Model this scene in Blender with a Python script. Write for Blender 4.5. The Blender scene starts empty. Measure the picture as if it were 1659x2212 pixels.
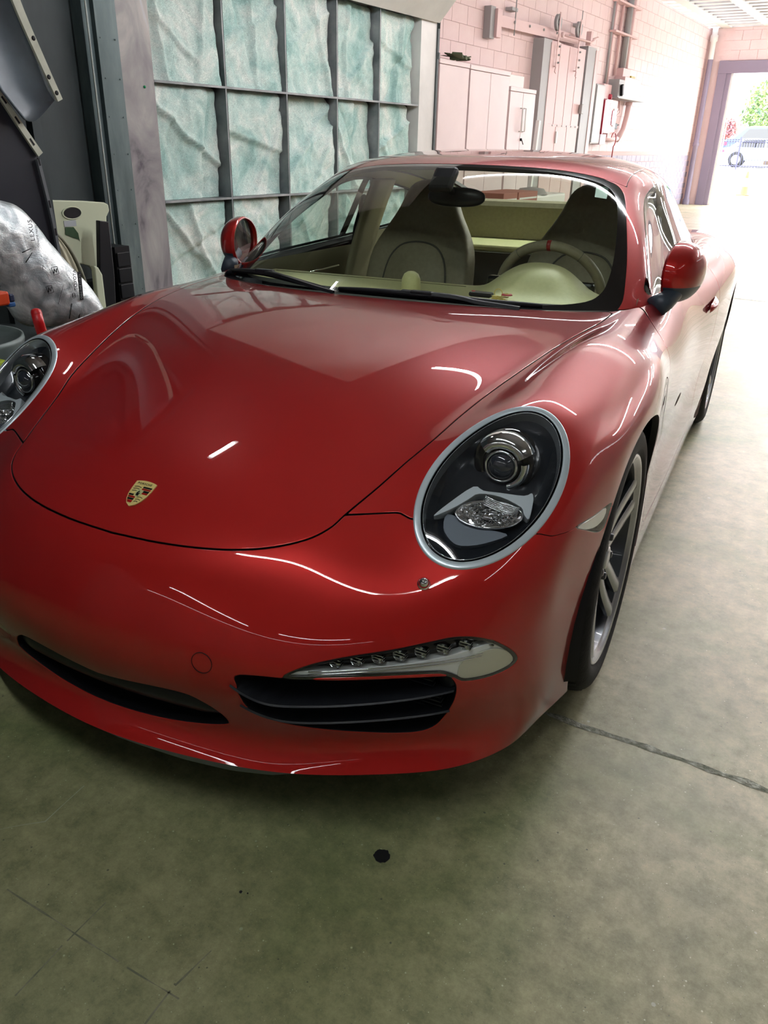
import bpy, bmesh, math, random
import numpy as np
from mathutils import Vector, Matrix, Euler
random.seed(4)
SC = bpy.context.scene
COL = SC.collection
A = np.array
PI = math.pi
# ------------------------------------------------------------------ camera
FW = Vector((-0.487627, 0.760514, -0.428764)); RT = Vector((0.836276, 0.547915, 0.02077)); UPV = Vector((-0.250722, 0.348437, 0.903178))
cd = bpy.data.cameras.new('camera'); cam = bpy.data.objects.new('camera', cd); COL.objects.link(cam)
cm = Matrix(((RT.x, UPV.x, -FW.x, 0), (RT.y, UPV.y, -FW.y, 0), (RT.z, UPV.z, -FW.z, 1.2961), (0, 0, 0, 1)))
cam.matrix_world = cm
cd.sensor_fit = 'HORIZONTAL'; cd.sensor_width = 36; cd.lens = 36 * 1684.86 / 1659; cd.clip_start = 0.02; cd.clip_end = 500
SC.camera = cam
# ------------------------------------------------------------------ view and sky
SC.view_settings.view_transform = 'Standard'; SC.view_settings.look = 'None'; SC.view_settings.gamma = 1
SC.view_settings.use_curve_mapping = False
SC.view_settings.exposure = 0.75
cy = SC.cycles; cy.max_bounces = 7; cy.diffuse_bounces = 3; cy.glossy_bounces = 4; cy.transmission_bounces = 3; cy.transparent_max_bounces = 12; cy.adaptive_threshold = .04; cy.caustics_reflective = False; cy.caustics_refractive = False; cy.sample_clamp_indirect = 6
wd = bpy.data.worlds.new('sky'); SC.world = wd; wd.use_nodes = True
wn = wd.node_tree; wn.nodes.clear()
wo = wn.nodes.new('ShaderNodeOutputWorld'); wb = wn.nodes.new('ShaderNodeBackground'); wb2 = wn.nodes.new('ShaderNodeBackground')
wb.inputs[0].default_value = (0.93, 0.96, 1.0, 1); wb.inputs[1].default_value = 9.0
wn.links.new(wb.outputs[0], wo.inputs[0]); wn.nodes.remove(wb2)
# sun outside the roller door
sd = bpy.data.lights.new('sun', 'SUN'); so = bpy.data.objects.new('sun', sd); COL.objects.link(so)
sd.energy = 7; sd.angle = 0.01; sd.color = (1, 0.95, 0.88); so.rotation_euler = (math.radians(-38), math.radians(-28), 0)
# ------------------------------------------------------------------ helpers
def link(o, parent=None):
    COL.objects.link(o)
    if parent is not None: o.parent = parent
    return o
def tag(o, label=None, cat=None, group=None, kind=None):
    if label: o['label'] = label
    if cat: o['category'] = cat
    if group: o['group'] = group
    if kind: o['kind'] = kind
    return o
def empty(name, loc=(0, 0, 0), rz=0, label=None, cat=None, group=None, kind=None):
    o = bpy.data.objects.new(name, None); COL.objects.link(o); o.empty_display_size = 0.05
    o.location = loc; o.rotation_euler = (0, 0, rz)
    return tag(o, label, cat, group, kind)
class MB:
    """collects plain shapes into one mesh"""
    def __init__(s): s.v = []; s.f = []; s.m = []; s.sm = []; s.mi = 0
    def add(s, v, f, smooth=False):
        o = len(s.v); s.v += [tuple(map(float, p)) for p in v]
        for q in f: s.f.append(tuple(i + o for i in q)); s.m.append(s.mi); s.sm.append(smooth)
        return s
    def box(s, a, b, rot=None, c=None, bev=0.0):
        x0, y0, z0 = a; x1, y1, z1 = b
        if bev <= 0:
            v = [(x0, y0, z0), (x1, y0, z0), (x1, y1, z0), (x0, y1, z0), (x0, y0, z1), (x1, y0, z1), (x1, y1, z1), (x0, y1, z1)]
            f = [(3, 2, 1, 0), (4, 5, 6, 7), (0, 1, 5, 4), (1, 2, 6, 5), (2, 3, 7, 6), (3, 0, 4, 7)]
        else:
            bm = bmesh.new(); bmesh.ops.create_cube(bm, size=1)
            for p in bm.verts: p.co = Vector(((x0 + x1) / 2 + p.co.x * (x1 - x0), (y0 + y1) / 2 + p.co.y * (y1 - y0), (z0 + z1) / 2 + p.co.z * (z1 - z0)))
            bmesh.ops.bevel(bm, geom=bm.edges[:], offset=bev, segments=2, affect='EDGES', profile=.5)
            bm.verts.index_update(); v = [p.co[:] for p in bm.verts]; f = [tuple(w.index for w in q.verts) for q in bm.faces]; bm.free()
        if rot is not None:
            c = Vector(c if c is not None else ((x0 + x1) / 2, (y0 + y1) / 2, (z0 + z1) / 2)); R = Euler(rot).to_matrix()
            v = [tuple(R @ (Vector(p) - c) + c) for p in v]
        return s.add(v, f)
    def tube(s, pts, r, n=10, cap=True, closed=False, smooth=True):
        P = [Vector(p) for p in pts]; m = len(P); rr = r if hasattr(r, '__len__') else [r] * m
        v = []; f = []; pv = None
        for i in range(m):
            t = (P[(i + 1) % m] - P[i - 1]) if closed or 0 < i < m - 1 else (P[1] - P[0] if i == 0 else P[-1] - P[-2])
            t.normalize()
            if pv is None: pv = t.orthogonal().normalized()
            pv = (pv - t * pv.dot(t)).normalized(); w = t.cross(pv)
            for k in range(n):
                a = 2 * PI * k / n; v.append(P[i] + rr[i] * (math.cos(a) * pv + math.sin(a) * w))
        for i in range(m if closed else m - 1):
            for k in range(n):
                j = (i + 1) % m
                f.append((i * n + k, i * n + (k + 1) % n, j * n + (k + 1) % n, j * n + k))
        if cap and not closed: f.append(tuple(range(n))[::-1]); f.append(tuple(range((m - 1) * n, m * n)))
        return s.add(v, f, smooth)
    def lathe(s, prof, c=(0, 0, 0), ax='z', n=32, smooth=True, a0=0, a1=2 * PI):
        """prof: (radius, height along axis)"""
        full = abs(a1 - a0 - 2 * PI) < 1e-6; v = []; m = len(prof); nn = n if full else n + 1
        for k in range(nn):
            a = a0 + (a1 - a0) * k / n
            for r, h in prof:
                p = {'z': (r * math.cos(a), r * math.sin(a), h), 'x': (h, r * math.cos(a), r * math.sin(a)), 'y': (r * math.sin(a), h, r * math.cos(a))}[ax]
                v.append((p[0] + c[0], p[1] + c[1], p[2] + c[2]))
        f = []
        for k in range(n):
            k2 = (k + 1) % nn
            for i in range(m - 1): f.append((k * m + i, k2 * m + i, k2 * m + i + 1, k * m + i + 1))
        return s.add(v, f, smooth)
    def prism(s, poly, z0, z1, T=None, smooth=False):
        """2-D polygon extruded; T maps (a,b,h)->3-D"""
        T = T or (lambda a, b, h: (a, b, h)); n = len(poly)
        v = [T(a, b, z0) for a, b in poly] + [T(a, b, z1) for a, b in poly]
        f = [tuple(range(n))[::-1], tuple(range(n, 2 * n))] + [(i, (i + 1) % n, n + (i + 1) % n, n + i) for i in range(n)]
        return s.add(v, f, smooth)
    def sheet(s, fn, nu, nv, smooth=True, thick=0):
        """fn(u,v)->3-D for u,v in 0..1"""
        v = [fn(i / nu, j / nv) for i in range(nu + 1) for j in range(nv + 1)]; w = nv + 1
        f = [(i * w + j, (i + 1) * w + j, (i + 1) * w + j + 1, i * w + j + 1) for i in range(nu) for j in range(nv)]
        return s.add(v, f, smooth)
    def build(s, name, mat, parent=None, label=None, cat=None, group=None, kind=None, auto=None):
        me = bpy.data.meshes.new(name); me.from_pydata(s.v, [], s.f)
        for m in (mat if isinstance(mat, (list, tuple)) else [mat]): me.materials.append(m)
        me.polygons.foreach_set('material_index', s.m); me.polygons.foreach_set('use_smooth', s.sm)
        bm = bmesh.new(); bm.from_mesh(me); bmesh.ops.recalc_face_normals(bm, faces=bm.faces[:]); bm.to_mesh(me); bm.free()
        if auto: 
            me.polygons.foreach_set('use_smooth', [True] * len(me.polygons))
            try: me.set_sharp_from_angle(angle=math.radians(auto))
            except Exception: pass
        me.update()
        o = bpy.data.objects.new(name, me); link(o, parent)
        return tag(o, label, cat, group, kind)
def mod_sub(o, lv=2):
    m = o.modifiers.new('s', 'SUBSURF'); m.levels = lv; m.render_levels = lv
    for p in o.data.polygons: p.use_smooth = True
    return o
def mod_bev(o, w=.004, seg=2):
    m = o.modifiers.new('b', 'BEVEL'); m.width = w; m.segments = seg; m.limit_method = 'ANGLE'; m.angle_limit = math.radians(35)
    return o
def mod_solid(o, t=.003, off=-1):
    m = o.modifiers.new('t', 'SOLIDIFY'); m.thickness = t; m.offset = off; return o
def clone(o, parent=None, label=None):
    c = o.copy(); COL.objects.link(c); c.parent = parent
    if label: c['label'] = label
    for ch in o.children: clone(ch, c)
    return c
def text_mesh(name, body, size, mt, parent, mw, ext=.0003, spacing=1.0):
    tc = bpy.data.curves.new('t', 'FONT'); tc.body = body; tc.size = size; tc.extrude = ext; tc.space_character = spacing; tc.align_x = 'LEFT'
    to = bpy.data.objects.new('t', tc); COL.objects.link(to); dg = bpy.context.evaluated_depsgraph_get(); me = bpy.data.meshes.new_from_object(to.evaluated_get(dg)); bpy.data.objects.remove(to); me.name = name
    me.materials.clear(); me.materials.append(mt); o = bpy.data.objects.new(name, me); link(o, parent); o.matrix_world = mw; return o
# ------------------------------------------------------------------ materials
def mat(name, col=(.5, .5, .5), rough=.5, metal=0, spec=.5, coat=0, coatr=.03, emit=None, es=0, trans=0, ior=1.45, sheen=0):
    m = bpy.data.materials.new(name); m.use_nodes = True; b = m.node_tree.nodes['Principled BSDF']
    b.inputs['Base Color'].default_value = (*col, 1); b.inputs['Roughness'].default_value = rough; b.inputs['Metallic'].default_value = metal
    b.inputs['Specular IOR Level'].default_value = spec; b.inputs['Coat Weight'].default_value = coat; b.inputs['Coat Roughness'].default_value = coatr
    b.inputs['IOR'].default_value = ior; b.inputs['Transmission Weight'].default_value = trans; b.inputs['Sheen Weight'].default_value = sheen
    if emit: b.inputs['Emission Color'].default_value = (*emit, 1); b.inputs['Emission Strength'].default_value = es
    return m
def nd(m, t, **k):
    n = m.node_tree.nodes.new(t)
    for a, b in k.items():
        if a.startswith('i_'): n.inputs[a[2:].replace('_', ' ')].default_value = b
        else: setattr(n, a, b)
    return n
def lk(m, a, b): m.node_tree.links.new(a, b)
def coords(m, kind='Object', scale=(1, 1, 1)):
    t = nd(m, 'ShaderNodeTexCoord'); mp = nd(m, 'ShaderNodeMapping'); mp.inputs['Scale'].default_value = scale
    lk(m, t.outputs[kind], mp.inputs[0]); return mp.outputs[0]
def noisy(m, stops, scale=5, detail=6, kind='Object', stretch=(1, 1, 1), rough=.6, bump=0, bscale=None, bdist=.01, rr=None, dist=0):
    """stops: [(pos, colour)...] ramped over noise into the base colour"""
    b = m.node_tree.nodes['Principled BSDF']; c = coords(m, kind, stretch)
    n = nd(m, 'ShaderNodeTexNoise'); n.inputs['Scale'].default_value = scale; n.inputs['Detail'].default_value = detail; n.inputs['Roughness'].default_value = rough; n.inputs['Distortion'].default_value = dist
    lk(m, c, n.inputs['Vector'])
    r = nd(m, 'ShaderNodeValToRGB'); e = r.color_ramp.elements
    while len(e) < len(stops): e.new(.5)
    for x, (p, col) in zip(e, stops): x.position = p; x.color = (*col, 1)
    lk(m, n.outputs['Fac'], r.inputs[0]); lk(m, r.outputs[0], b.inputs['Base Color'])
    if rr:
        mr = nd(m, 'ShaderNodeMapRange'); mr.inputs[3].default_value = rr[0]; mr.inputs[4].default_value = rr[1]
        lk(m, n.outputs['Fac'], mr.inputs[0]); lk(m, mr.outputs[0], b.inputs['Roughness'])
    if bump:
        n2 = nd(m, 'ShaderNodeTexNoise'); n2.inputs['Scale'].default_value = bscale or scale * 4; n2.inputs['Detail'].default_value = 8
        lk(m, c, n2.inputs['Vector']); bp = nd(m, 'ShaderNodeBump'); bp.inputs['Strength'].default_value = bump; bp.inputs['Distance'].default_value = bdist
        lk(m, n2.outputs['Fac'], bp.inputs['Height']); lk(m, bp.outputs[0], b.inputs['Normal'])
    return m
M = {}
# car paint: pearly deep red under clear coat with fine flakes
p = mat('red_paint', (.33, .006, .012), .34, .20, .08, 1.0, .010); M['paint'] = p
b = p.node_tree.nodes['Principled BSDF']
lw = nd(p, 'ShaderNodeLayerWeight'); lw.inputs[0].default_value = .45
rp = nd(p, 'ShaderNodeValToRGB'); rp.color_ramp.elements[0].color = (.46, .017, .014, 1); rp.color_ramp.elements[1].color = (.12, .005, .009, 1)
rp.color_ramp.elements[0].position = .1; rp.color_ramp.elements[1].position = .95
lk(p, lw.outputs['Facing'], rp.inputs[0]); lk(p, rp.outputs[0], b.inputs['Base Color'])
M['black'] = mat('black_plastic', (.008, .008, .010), .5, spec=.25)
M['satin'] = mat('satin_black', (.012, .013, .016), .36, spec=.35)
M['gloss_black'] = mat('gloss_black', (.004, .004, .005), .06, coat=.6)
M['rubber'] = mat('rubber', (.012, .012, .013), .75)
M['tyre'] = noisy(mat('tyre_rubber', (.02, .02, .022), .72, spec=.25), [(.3, (.007, .007, .008)), (.7, (.016, .016, .018))], 30, bump=.15)
M['chrome'] = mat('chrome', (.85, .86, .88), .06, 1)
M['silver'] = mat('silver_paint', (.42, .45, .48), .28, .75, coat=.6)
M['bezel'] = mat('bezel_silver', (.58, .66, .70), .34, .35, coat=.5, coatr=.05)
M['wing'] = mat('wing_silver', (.70, .77, .80), .3, .2, coat=.4)
M['ringsilver'] = mat('ring_silver', (.75, .80, .83), .16, .8)
M['rim'] = mat('wheel_silver', (.30, .32, .35), .26, .85, coat=.5)
M['rimdark'] = mat('wheel_grey', (.07, .075, .085), .32, .6, coat=.3)
M['discs'] = mat('brake_steel', (.32, .31, .30), .35, 1)
M['calip'] = mat('caliper_black', (.03, .03, .032), .4)
M['grey'] = mat('grey_lip_plastic', (.16, .19, .21), .5)
M['hlback'] = mat('headlamp_grey', (.020, .024, .030), .25, .2, coat=.4)
M['hltex'] = mat('headlamp_ribbed', (.20, .23, .27), .38, .3)
M['reflector'] = mat('reflector', (.9, .92, .93), .10, 1)
M['drl'] = mat('clear_light_bar', (.85, .88, .84), .15, .1, coat=1)
M['drlwhite'] = mat('light_bar_cream', (.62, .62, .50), .25, .2, coat=1)
def glassmat(name, tint=(.9, .95, .92), refl=1.0, base=0.0, ior=1.5, frosted=0):
    m = bpy.data.materials.new(name); m.use_nodes = True; t = m.node_tree; t.nodes.clear()
    o = t.nodes.new('ShaderNodeOutputMaterial'); tr = t.nodes.new('ShaderNodeBsdfTransparent'); g = t.nodes.new('ShaderNodeBsdfGlossy'); mx = t.nodes.new('ShaderNodeMixShader')
    fr = t.nodes.new('ShaderNodeFresnel'); fr.inputs[0].default_value = ior
    ge = t.nodes.new('ShaderNodeNewGeometry'); mi = t.nodes.new('ShaderNodeMapRange'); mi.inputs[3].default_value = ior; mi.inputs[4].default_value = 1 / ior; t.links.new(ge.outputs['Backfacing'], mi.inputs[0]); t.links.new(mi.outputs[0], fr.inputs[0])
    tr.inputs[0].default_value = (*tint, 1); g.inputs['Roughness'].default_value = .0 + frosted
    ma = t.nodes.new('ShaderNodeMath'); ma.operation = 'MULTIPLY_ADD'; ma.inputs[1].default_value = refl; ma.inputs[2].default_value = base; ma.use_clamp = True
    t.links.new(fr.outputs[0], ma.inputs[0]); t.links.new(ma.outputs[0], mx.inputs[0]); t.links.new(tr.outputs[0], mx.inputs[1]); t.links.new(g.outputs[0], mx.inputs[2]); t.links.new(mx.outputs[0], o.inputs[0])
    return m
M['glass'] = glassmat('windscreen_glass', (.90, .95, .88), 1.0)
M['sideglass'] = glassmat('side_glass', (.80, .88, .86), 1.0)
M['clear'] = glassmat('clear_cover', (.97, .98, .99), 1.0)
M['lens'] = mat('lens_glass', (.03, .035, .045), .02, .0, 1.0, 1.0, .01)
M['leather'] = noisy(mat('tan_leather', (.42, .39, .28), .5), [(.3, (.27, .235, .155)), (.7, (.33, .29, .195))], 60, bump=.08, bscale=300)
M['dash'] = noisy(mat('cream_dash_leather', (.62, .60, .38), .45), [(.3, (.66, .64, .34)), (.7, (.72, .69, .38))], 80, bump=.08, bscale=400)
M['trimleather'] = mat('beige_trim', (.42, .385, .25), .55)
M['carpet'] = mat('dark_carpet', (.10, .095, .08), .9)
M['headliner'] = mat('headliner', (.16, .155, .13), .9)
M['redmark'] = mat('red_band', (.35, .02, .02), .4)
M['gold'] = mat('gold', (.88, .72, .27), .3, .25, coat=.4)
M['goldtex'] = mat('gold_relief', (.62, .62, .30), .35, .2)
M['enamel_red'] = mat('enamel_red', (.36, .01, .01), .2, coat=.6)
M['enamel_black'] = mat('enamel_black', (.008, .008, .008), .2, coat=.6)
# building
def concrete():
    m = mat('polished_concrete', (.3, .3, .25), .3); b = m.node_tree.nodes['Principled BSDF']; c = coords(m, 'Object')
    n1 = nd(m, 'ShaderNodeTexNoise'); n1.inputs['Scale'].default_value = 1.7; n1.inputs['Distortion'].default_value = .7; n1.inputs['Detail'].default_value = 8; n1.inputs['Roughness'].default_value = .6; lk(m, c, n1.inputs['Vector'])
    r1 = nd(m, 'ShaderNodeValToRGB'); e = r1.color_ramp.elements; e.new(.5)
    for x, (p, col) in zip(e, [(.3, (.16, .175, .095)), (.5, (.24, .225, .145)), (.72, (.32, .285, .20))]): x.position = p; x.color = (*col, 1)
    lk(m, n1.outputs['Fac'], r1.inputs[0])
    n2 = nd(m, 'ShaderNodeTexNoise'); n2.inputs['Scale'].default_value = 16; n2.inputs['Detail'].default_value = 14; n2.inputs['Roughness'].default_value = .82; lk(m, c, n2.inputs['Vector'])
    r2 = nd(m, 'ShaderNodeValToRGB'); r2.color_ramp.elements[0].position = .34; r2.color_ramp.elements[0].color = (.55, .58, .50, 1); r2.color_ramp.elements[1].position = .68; r2.color_ramp.elements[1].color = (1.5, 1.46, 1.38, 1)
    lk(m, n2.outputs['Fac'], r2.inputs[0])
    mx = nd(m, 'ShaderNodeMix', data_type='RGBA', blend_type='MULTIPLY'); mx.inputs[0].default_value = 1; lk(m, r1.outputs[0], mx.inputs[6]); lk(m, r2.outputs[0], mx.inputs[7])
    # pale and dark specks
    out = mx.outputs[2]
    for sc_, th, colr, fac in ((55, .045, (.50, .50, .38), .8), (31, .020, (.07, .07, .055), .8), (13, .030, (.42, .43, .36), .6), (90, .07, (.10, .10, .08), .6), (120, .07, (.48, .48, .38), .6)):
        v = nd(m, 'ShaderNodeTexVoronoi'); v.inputs['Scale'].default_value = sc_; v.inputs['Randomness'].default_value = 1; lk(m, c, v.inputs['Vector'])
        nz = nd(m, 'ShaderNodeTexNoise'); nz.inputs['Scale'].default_value = sc_ * .37; nz.inputs['Detail'].default_value = 3; lk(m, c, nz.inputs['Vector'])
        gt = nd(m, 'ShaderNodeMath', operation='MULTIPLY_ADD'); gt.inputs[1].default_value = .35; gt.inputs[2].default_value = -.17 + th; lk(m, nz.outputs['Fac'], gt.inputs[0])
        lt = nd(m, 'ShaderNodeMath', operation='LESS_THAN'); lk(m, v.outputs['Distance'], lt.inputs[0]); lk(m, gt.outputs[0], lt.inputs[1])
        f = nd(m, 'ShaderNodeMath', operation='MULTIPLY'); f.inputs[1].default_value = fac; lk(m, lt.outputs[0], f.inputs[0])
        m2 = nd(m, 'ShaderNodeMix', data_type='RGBA'); m2.inputs[7].default_value = (*colr, 1); lk(m, f.outputs[0], m2.inputs[0]); lk(m, out, m2.inputs[6]); out = m2.outputs[2]
    # brighter, cooler base colour towards the right stands in for the light there
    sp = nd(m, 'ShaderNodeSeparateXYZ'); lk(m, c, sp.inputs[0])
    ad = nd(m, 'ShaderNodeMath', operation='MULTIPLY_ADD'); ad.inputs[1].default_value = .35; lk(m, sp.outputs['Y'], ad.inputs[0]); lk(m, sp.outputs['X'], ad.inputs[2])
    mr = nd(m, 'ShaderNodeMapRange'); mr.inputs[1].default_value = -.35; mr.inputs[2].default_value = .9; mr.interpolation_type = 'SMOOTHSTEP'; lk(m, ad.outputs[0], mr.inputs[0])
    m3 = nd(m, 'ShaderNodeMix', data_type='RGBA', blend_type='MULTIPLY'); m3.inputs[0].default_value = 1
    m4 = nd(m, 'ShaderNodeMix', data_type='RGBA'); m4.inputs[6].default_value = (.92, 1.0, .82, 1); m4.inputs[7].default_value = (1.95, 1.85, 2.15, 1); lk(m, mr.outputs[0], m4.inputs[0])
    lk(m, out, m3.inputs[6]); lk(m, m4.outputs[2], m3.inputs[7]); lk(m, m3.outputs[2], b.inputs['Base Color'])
    mr2 = nd(m, 'ShaderNodeMapRange'); mr2.inputs[3].default_value = .28; mr2.inputs[4].default_value = .55; lk(m, n2.outputs['Fac'], mr2.inputs[0]); lk(m, mr2.outputs[0], b.inputs['Roughness'])
    bp = nd(m, 'ShaderNodeBump'); bp.inputs['Strength'].default_value = .25; bp.inputs['Distance'].default_value = .004; lk(m, n2.outputs['Fac'], bp.inputs['Height']); lk(m, bp.outputs[0], b.inputs['Normal'])
    return m
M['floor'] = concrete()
M['joint'] = noisy(mat('joint_filler', (.2, .2, .15), .9), [(.35, (.12, .13, .09)), (.52, (.28, .28, .22)), (.68, (.58, .58, .50))], 40, bump=.6)
M['wallpink'] = noisy(mat('painted_block', (.80, .66, .64), .55), [(.3, (.80, .58, .57)), (.7, (.85, .65, .635))], 3, kind='Object', bump=.15, bscale=60)
M['mortar'] = mat('painted_mortar', (.68, .49, .48), .8)
M['wainscot'] = noisy(mat('purple_grey_brick', (.32, .29, .36), .6), [(.3, (.26, .23, .30)), (.7, (.38, .34, .42))], 4)
M['wmortar'] = mat('wainscot_mortar', (.55, .50, .58), .8)
M['doorframe'] = mat('mauve_steel', (.26, .22, .30), .45)
M['white'] = mat('white_paint', (.80, .79, .77), .5)
M['whitepink'] = noisy(mat('white_locker', (.82, .74, .73), .4), [(.3, (.76, .60, .60)), (.7, (.82, .66, .66))], 1.5)
M['greysteel'] = mat('painted_grey_steel', (.36, .35, .35), .5)
M['pinksteel'] = mat('painted_pink_steel', (.74, .50, .49), .5)
M['galv'] = noisy(mat('galvanised', (.2, .25, .26), .45, .5), [(.3, (.06, .085, .088)), (.55, (.10, .135, .14)), (.75, (.19, .225, .225))], 9, stretch=(1, 1, .25), rr=(.35, .6), bump=.08)
M['darksteel'] = noisy(mat('dark_sheet_steel', (.06, .075, .08), .5, .3), [(.3, (.018, .026, .028)), (.7, (.055, .07, .074))], 2.0, stretch=(1, 1, .4), rr=(.4, .65))
M['boothframe'] = noisy(mat('booth_frame', (.3, .32, .33), .5, .2), [(.3, (.16, .18, .19)), (.6, (.33, .34, .35)), (.8, (.52, .51, .50))], 5, bump=.1)
M['smear'] = noisy(mat('paint_smeared_panel', (.5, .48, .5), .4), [(.32, (.06, .045, .07)), (.40, (.22, .20, .22)), (.55, (.36, .34, .34)), (.64, (.50, .47, .45)), (.72, (.60, .62, .68))], 2.6, stretch=(1, 1, .5), rough=.55, dist=1.6, detail=6)
M['boothwhite'] = noisy(mat('booth_white_panel', (.7, .68, .66), .5), [(.3, (.62, .60, .58)), (.7, (.78, .75, .73))], 2)
def fiberglass():
    m = mat('aqua_fibreglass', (.4, .6, .56), .85); b = m.node_tree.nodes['Principled BSDF']; c = coords(m, 'Object')
    n = nd(m, 'ShaderNodeTexNoise'); n.inputs['Scale'].default_value = 3.2; n.inputs['Detail'].default_value = 9; n.inputs['Roughness'].default_value = .65; n.inputs['Distortion'].default_value = .6; lk(m, c, n.inputs['Vector'])
    r = nd(m, 'ShaderNodeValToRGB'); e = r.color_ramp.elements; e.new(.45); e.new(.62)
    for x, (p, col) in zip(e, [(.25, (.24, .42, .40)), (.40, (.44, .65, .62)), (.52, (.68, .82, .78)), (.66, (.95, .97, .93))]): x.position = p; x.color = (*col, 1)
    lk(m, n.outputs['Fac'], r.inputs[0])
    # fine crossing fibres
    w = nd(m, 'ShaderNodeTexNoise'); w.inputs['Scale'].default_value = 42; w.inputs['Detail'].default_value = 9; w.inputs['Roughness'].default_value = .85; w.inputs['Distortion'].default_value = 5; lk(m, c, w.inputs['Vector'])
    r2 = nd(m, 'ShaderNodeValToRGB'); r2.color_ramp.elements[0].position = .38; r2.color_ramp.elements[0].color = (.50, .56, .56, 1); r2.color_ramp.elements[1].position = .62; r2.color_ramp.elements[1].color = (1.35, 1.33, 1.31, 1)
    lk(m, w.outputs['Fac'], r2.inputs[0]); mx = nd(m, 'ShaderNodeMix', data_type='RGBA', blend_type='MULTIPLY'); mx.inputs[0].default_value = 1
    lk(m, r.outputs[0], mx.inputs[6]); lk(m, r2.outputs[0], mx.inputs[7]); lk(m, mx.outputs[2], b.inputs['Base Color'])
    bp = nd(m, 'ShaderNodeBump'); bp.inputs['Strength'].default_value = .6; bp.inputs['Distance'].default_value = .006; lk(m, w.outputs['Fac'], bp.inputs['Height']); lk(m, bp.outputs[0], b.inputs['Normal'])
    return m
M['fibre'] = fiberglass()
M['led'] = mat('led_tube', (1, 1, 1), .5, emit=(.93, .98, 1.0), es=72)
M['ledA'] = mat('led_tube_rear', (1, 1, 1), .5, emit=(.95, .98, 1.0), es=185)
M['duskceil'] = mat('dark_ceiling_paint', (.16, .155, .15), .8)
M['greywall'] = mat('dull_wall_paint', (.30, .28, .26), .7)
# ------------------------------------------------------------------ building (world frame: floor z=0, camera above the origin)
from mathutils import noise as mn
S = 'structure'
XW, YD, ZC = -5.43, 22.49, 3.9
def led(name, a, b, label, es=None, r=.013, group='led tube lamps'):
    """a lamp: housing along a-b with its glowing tube; light comes from the tube itself"""
    a = Vector(a); b = Vector(b); d = (b - a).normalized()
    e = empty(name, (0, 0, 0), label=label, cat='lamp', group=group)
    m = MB(); m.tube([a, b], r, 10); m.build('tube', es or M['led'], e)
    m = MB(); up_ = Vector((0, 0, 1)); s_ = d.cross(up_); q = []
    for p in (a - d * .03, b + d * .03): q += [p + s_ * .03 + up_ * .02, p + s_ * .045 + up_ * .055, p - s_ * .045 + up_ * .055, p - s_ * .03 + up_ * .02]
    m.add(q, [(0, 1, 2, 3), (7, 6, 5, 4), (0, 4, 5, 1), (1, 5, 6, 2), (2, 6, 7, 3), (3, 7, 4, 0)]); m.build('housing', M['white'], e)
    for p in (a + d * .2, b - d * .2): m = MB(); m.tube([p + up_ * .05, (p.x, p.y, ZC)], .004, 5); m.build('hanger', M['greysteel'], e)
    return e
LED2 = mat('led_tube_bright', (1, 1, 1), .5, emit=(1.0, .95, .95), es=125)
LED3 = mat('led_tube_dim', (1, 1, 1), .5, emit=(.93, .98, 1.0), es=14)
led('strip_light', (-2.15, 3.65, 2.85), (.25, 4.75, 2.85), 'long white strip light hung over the rear half of the red car', M['ledA'])
led('strip_light', (-1.75, .25, 2.85), (.35, -.45, 2.85), 'white strip light hung above the nose of the red car')
led('strip_light', (-2.97, 1.86, 2.9), (-2.90, 2.12, 2.9), 'short strip light by the spray booth frame', mat('led_tube_short', (1, 1, 1), .5, emit=(.93, .98, 1.0), es=40))
led('strip_light', (-3.0, -4.6, 2.9), (-.6, -5.0, 2.9), 'strip light near the back wall, on the left', LED3)
led('strip_light', (.6, -4.7, 2.9), (3.0, -4.7, 2.9), 'strip light near the back wall, on the right', LED3)
led('strip_light', (2.6, -1.0, 3.0), (2.6, 1.6, 3.0), 'added strip light along the right of the bay, for reflections in the car side', LED3)  # unseen tube, added for the reflection along the car side
for k, (x, y) in enumerate([(-1.0, 8.4), (2.6, 8.4), (-1.0, 12.2), (2.6, 12.2), (-1.0, 16.2), (2.6, 16.2), (-1.0, 20.2), (2.6, 20.2)]):  # unseen tubes, added to brighten the far floor and wall
    led('added_hall_light', (x - 1.2, y, 3.72), (x + 1.2, y, 3.72), '%s ceiling tube added to brighten the far hall, on the %s' % (('first', 'second', 'third', 'last')[k // 2], ('left', 'right')[k % 2]), LED2, .02, 'tubes added to brighten the far hall')
# floor with a control joint, cracks and a round tar spot
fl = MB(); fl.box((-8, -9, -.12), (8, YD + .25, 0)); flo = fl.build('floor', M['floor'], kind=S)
def strip(name, pts, w, mt, z=.0008, parent=flo, jit=.0, th=None):
    P = [Vector((*p, z)) for p in pts]; Q = []
    for a, b in zip(P[:-1], P[1:]):
        n = max(2, int((b - a).length / .02)); Q += [a.lerp(b, i / n) for i in range(n)]
    Q.append(P[-1]); m = MB(); v = []
    for i, p in enumerate(Q):
        t = (Q[min(i + 1, len(Q) - 1)] - Q[max(i - 1, 0)]).normalized(); s_ = Vector((-t.y, t.x, 0)); ww = w * (1 + jit * mn.noise(Vector((p.x * 23, p.y * 23, 1)))) ; o_ = s_ * jit * w * mn.noise(Vector((p.x * 9, p.y * 9, 7)))
        v += [p + o_ - s_ * ww / 2, p + o_ + s_ * ww / 2]
    m.add(v, [(2 * i, 2 * i + 1, 2 * i + 3, 2 * i + 2) for i in range(len(Q) - 1)]); return m.build(name, mt, parent)
strip('control_joint', [(-5.4, 1.50), (-.49, 1.545), (.1, 1.595), (7, 1.75)], .016, M['joint'], jit=.9)
strip('control_joint', [(-5.4, 8.15), (7, 8.6)], .014, M['joint'], jit=.8)
strip('control_joint', [(-5.4, 14.6), (7, 15.0)], .014, M['joint'], jit=.8)
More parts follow.
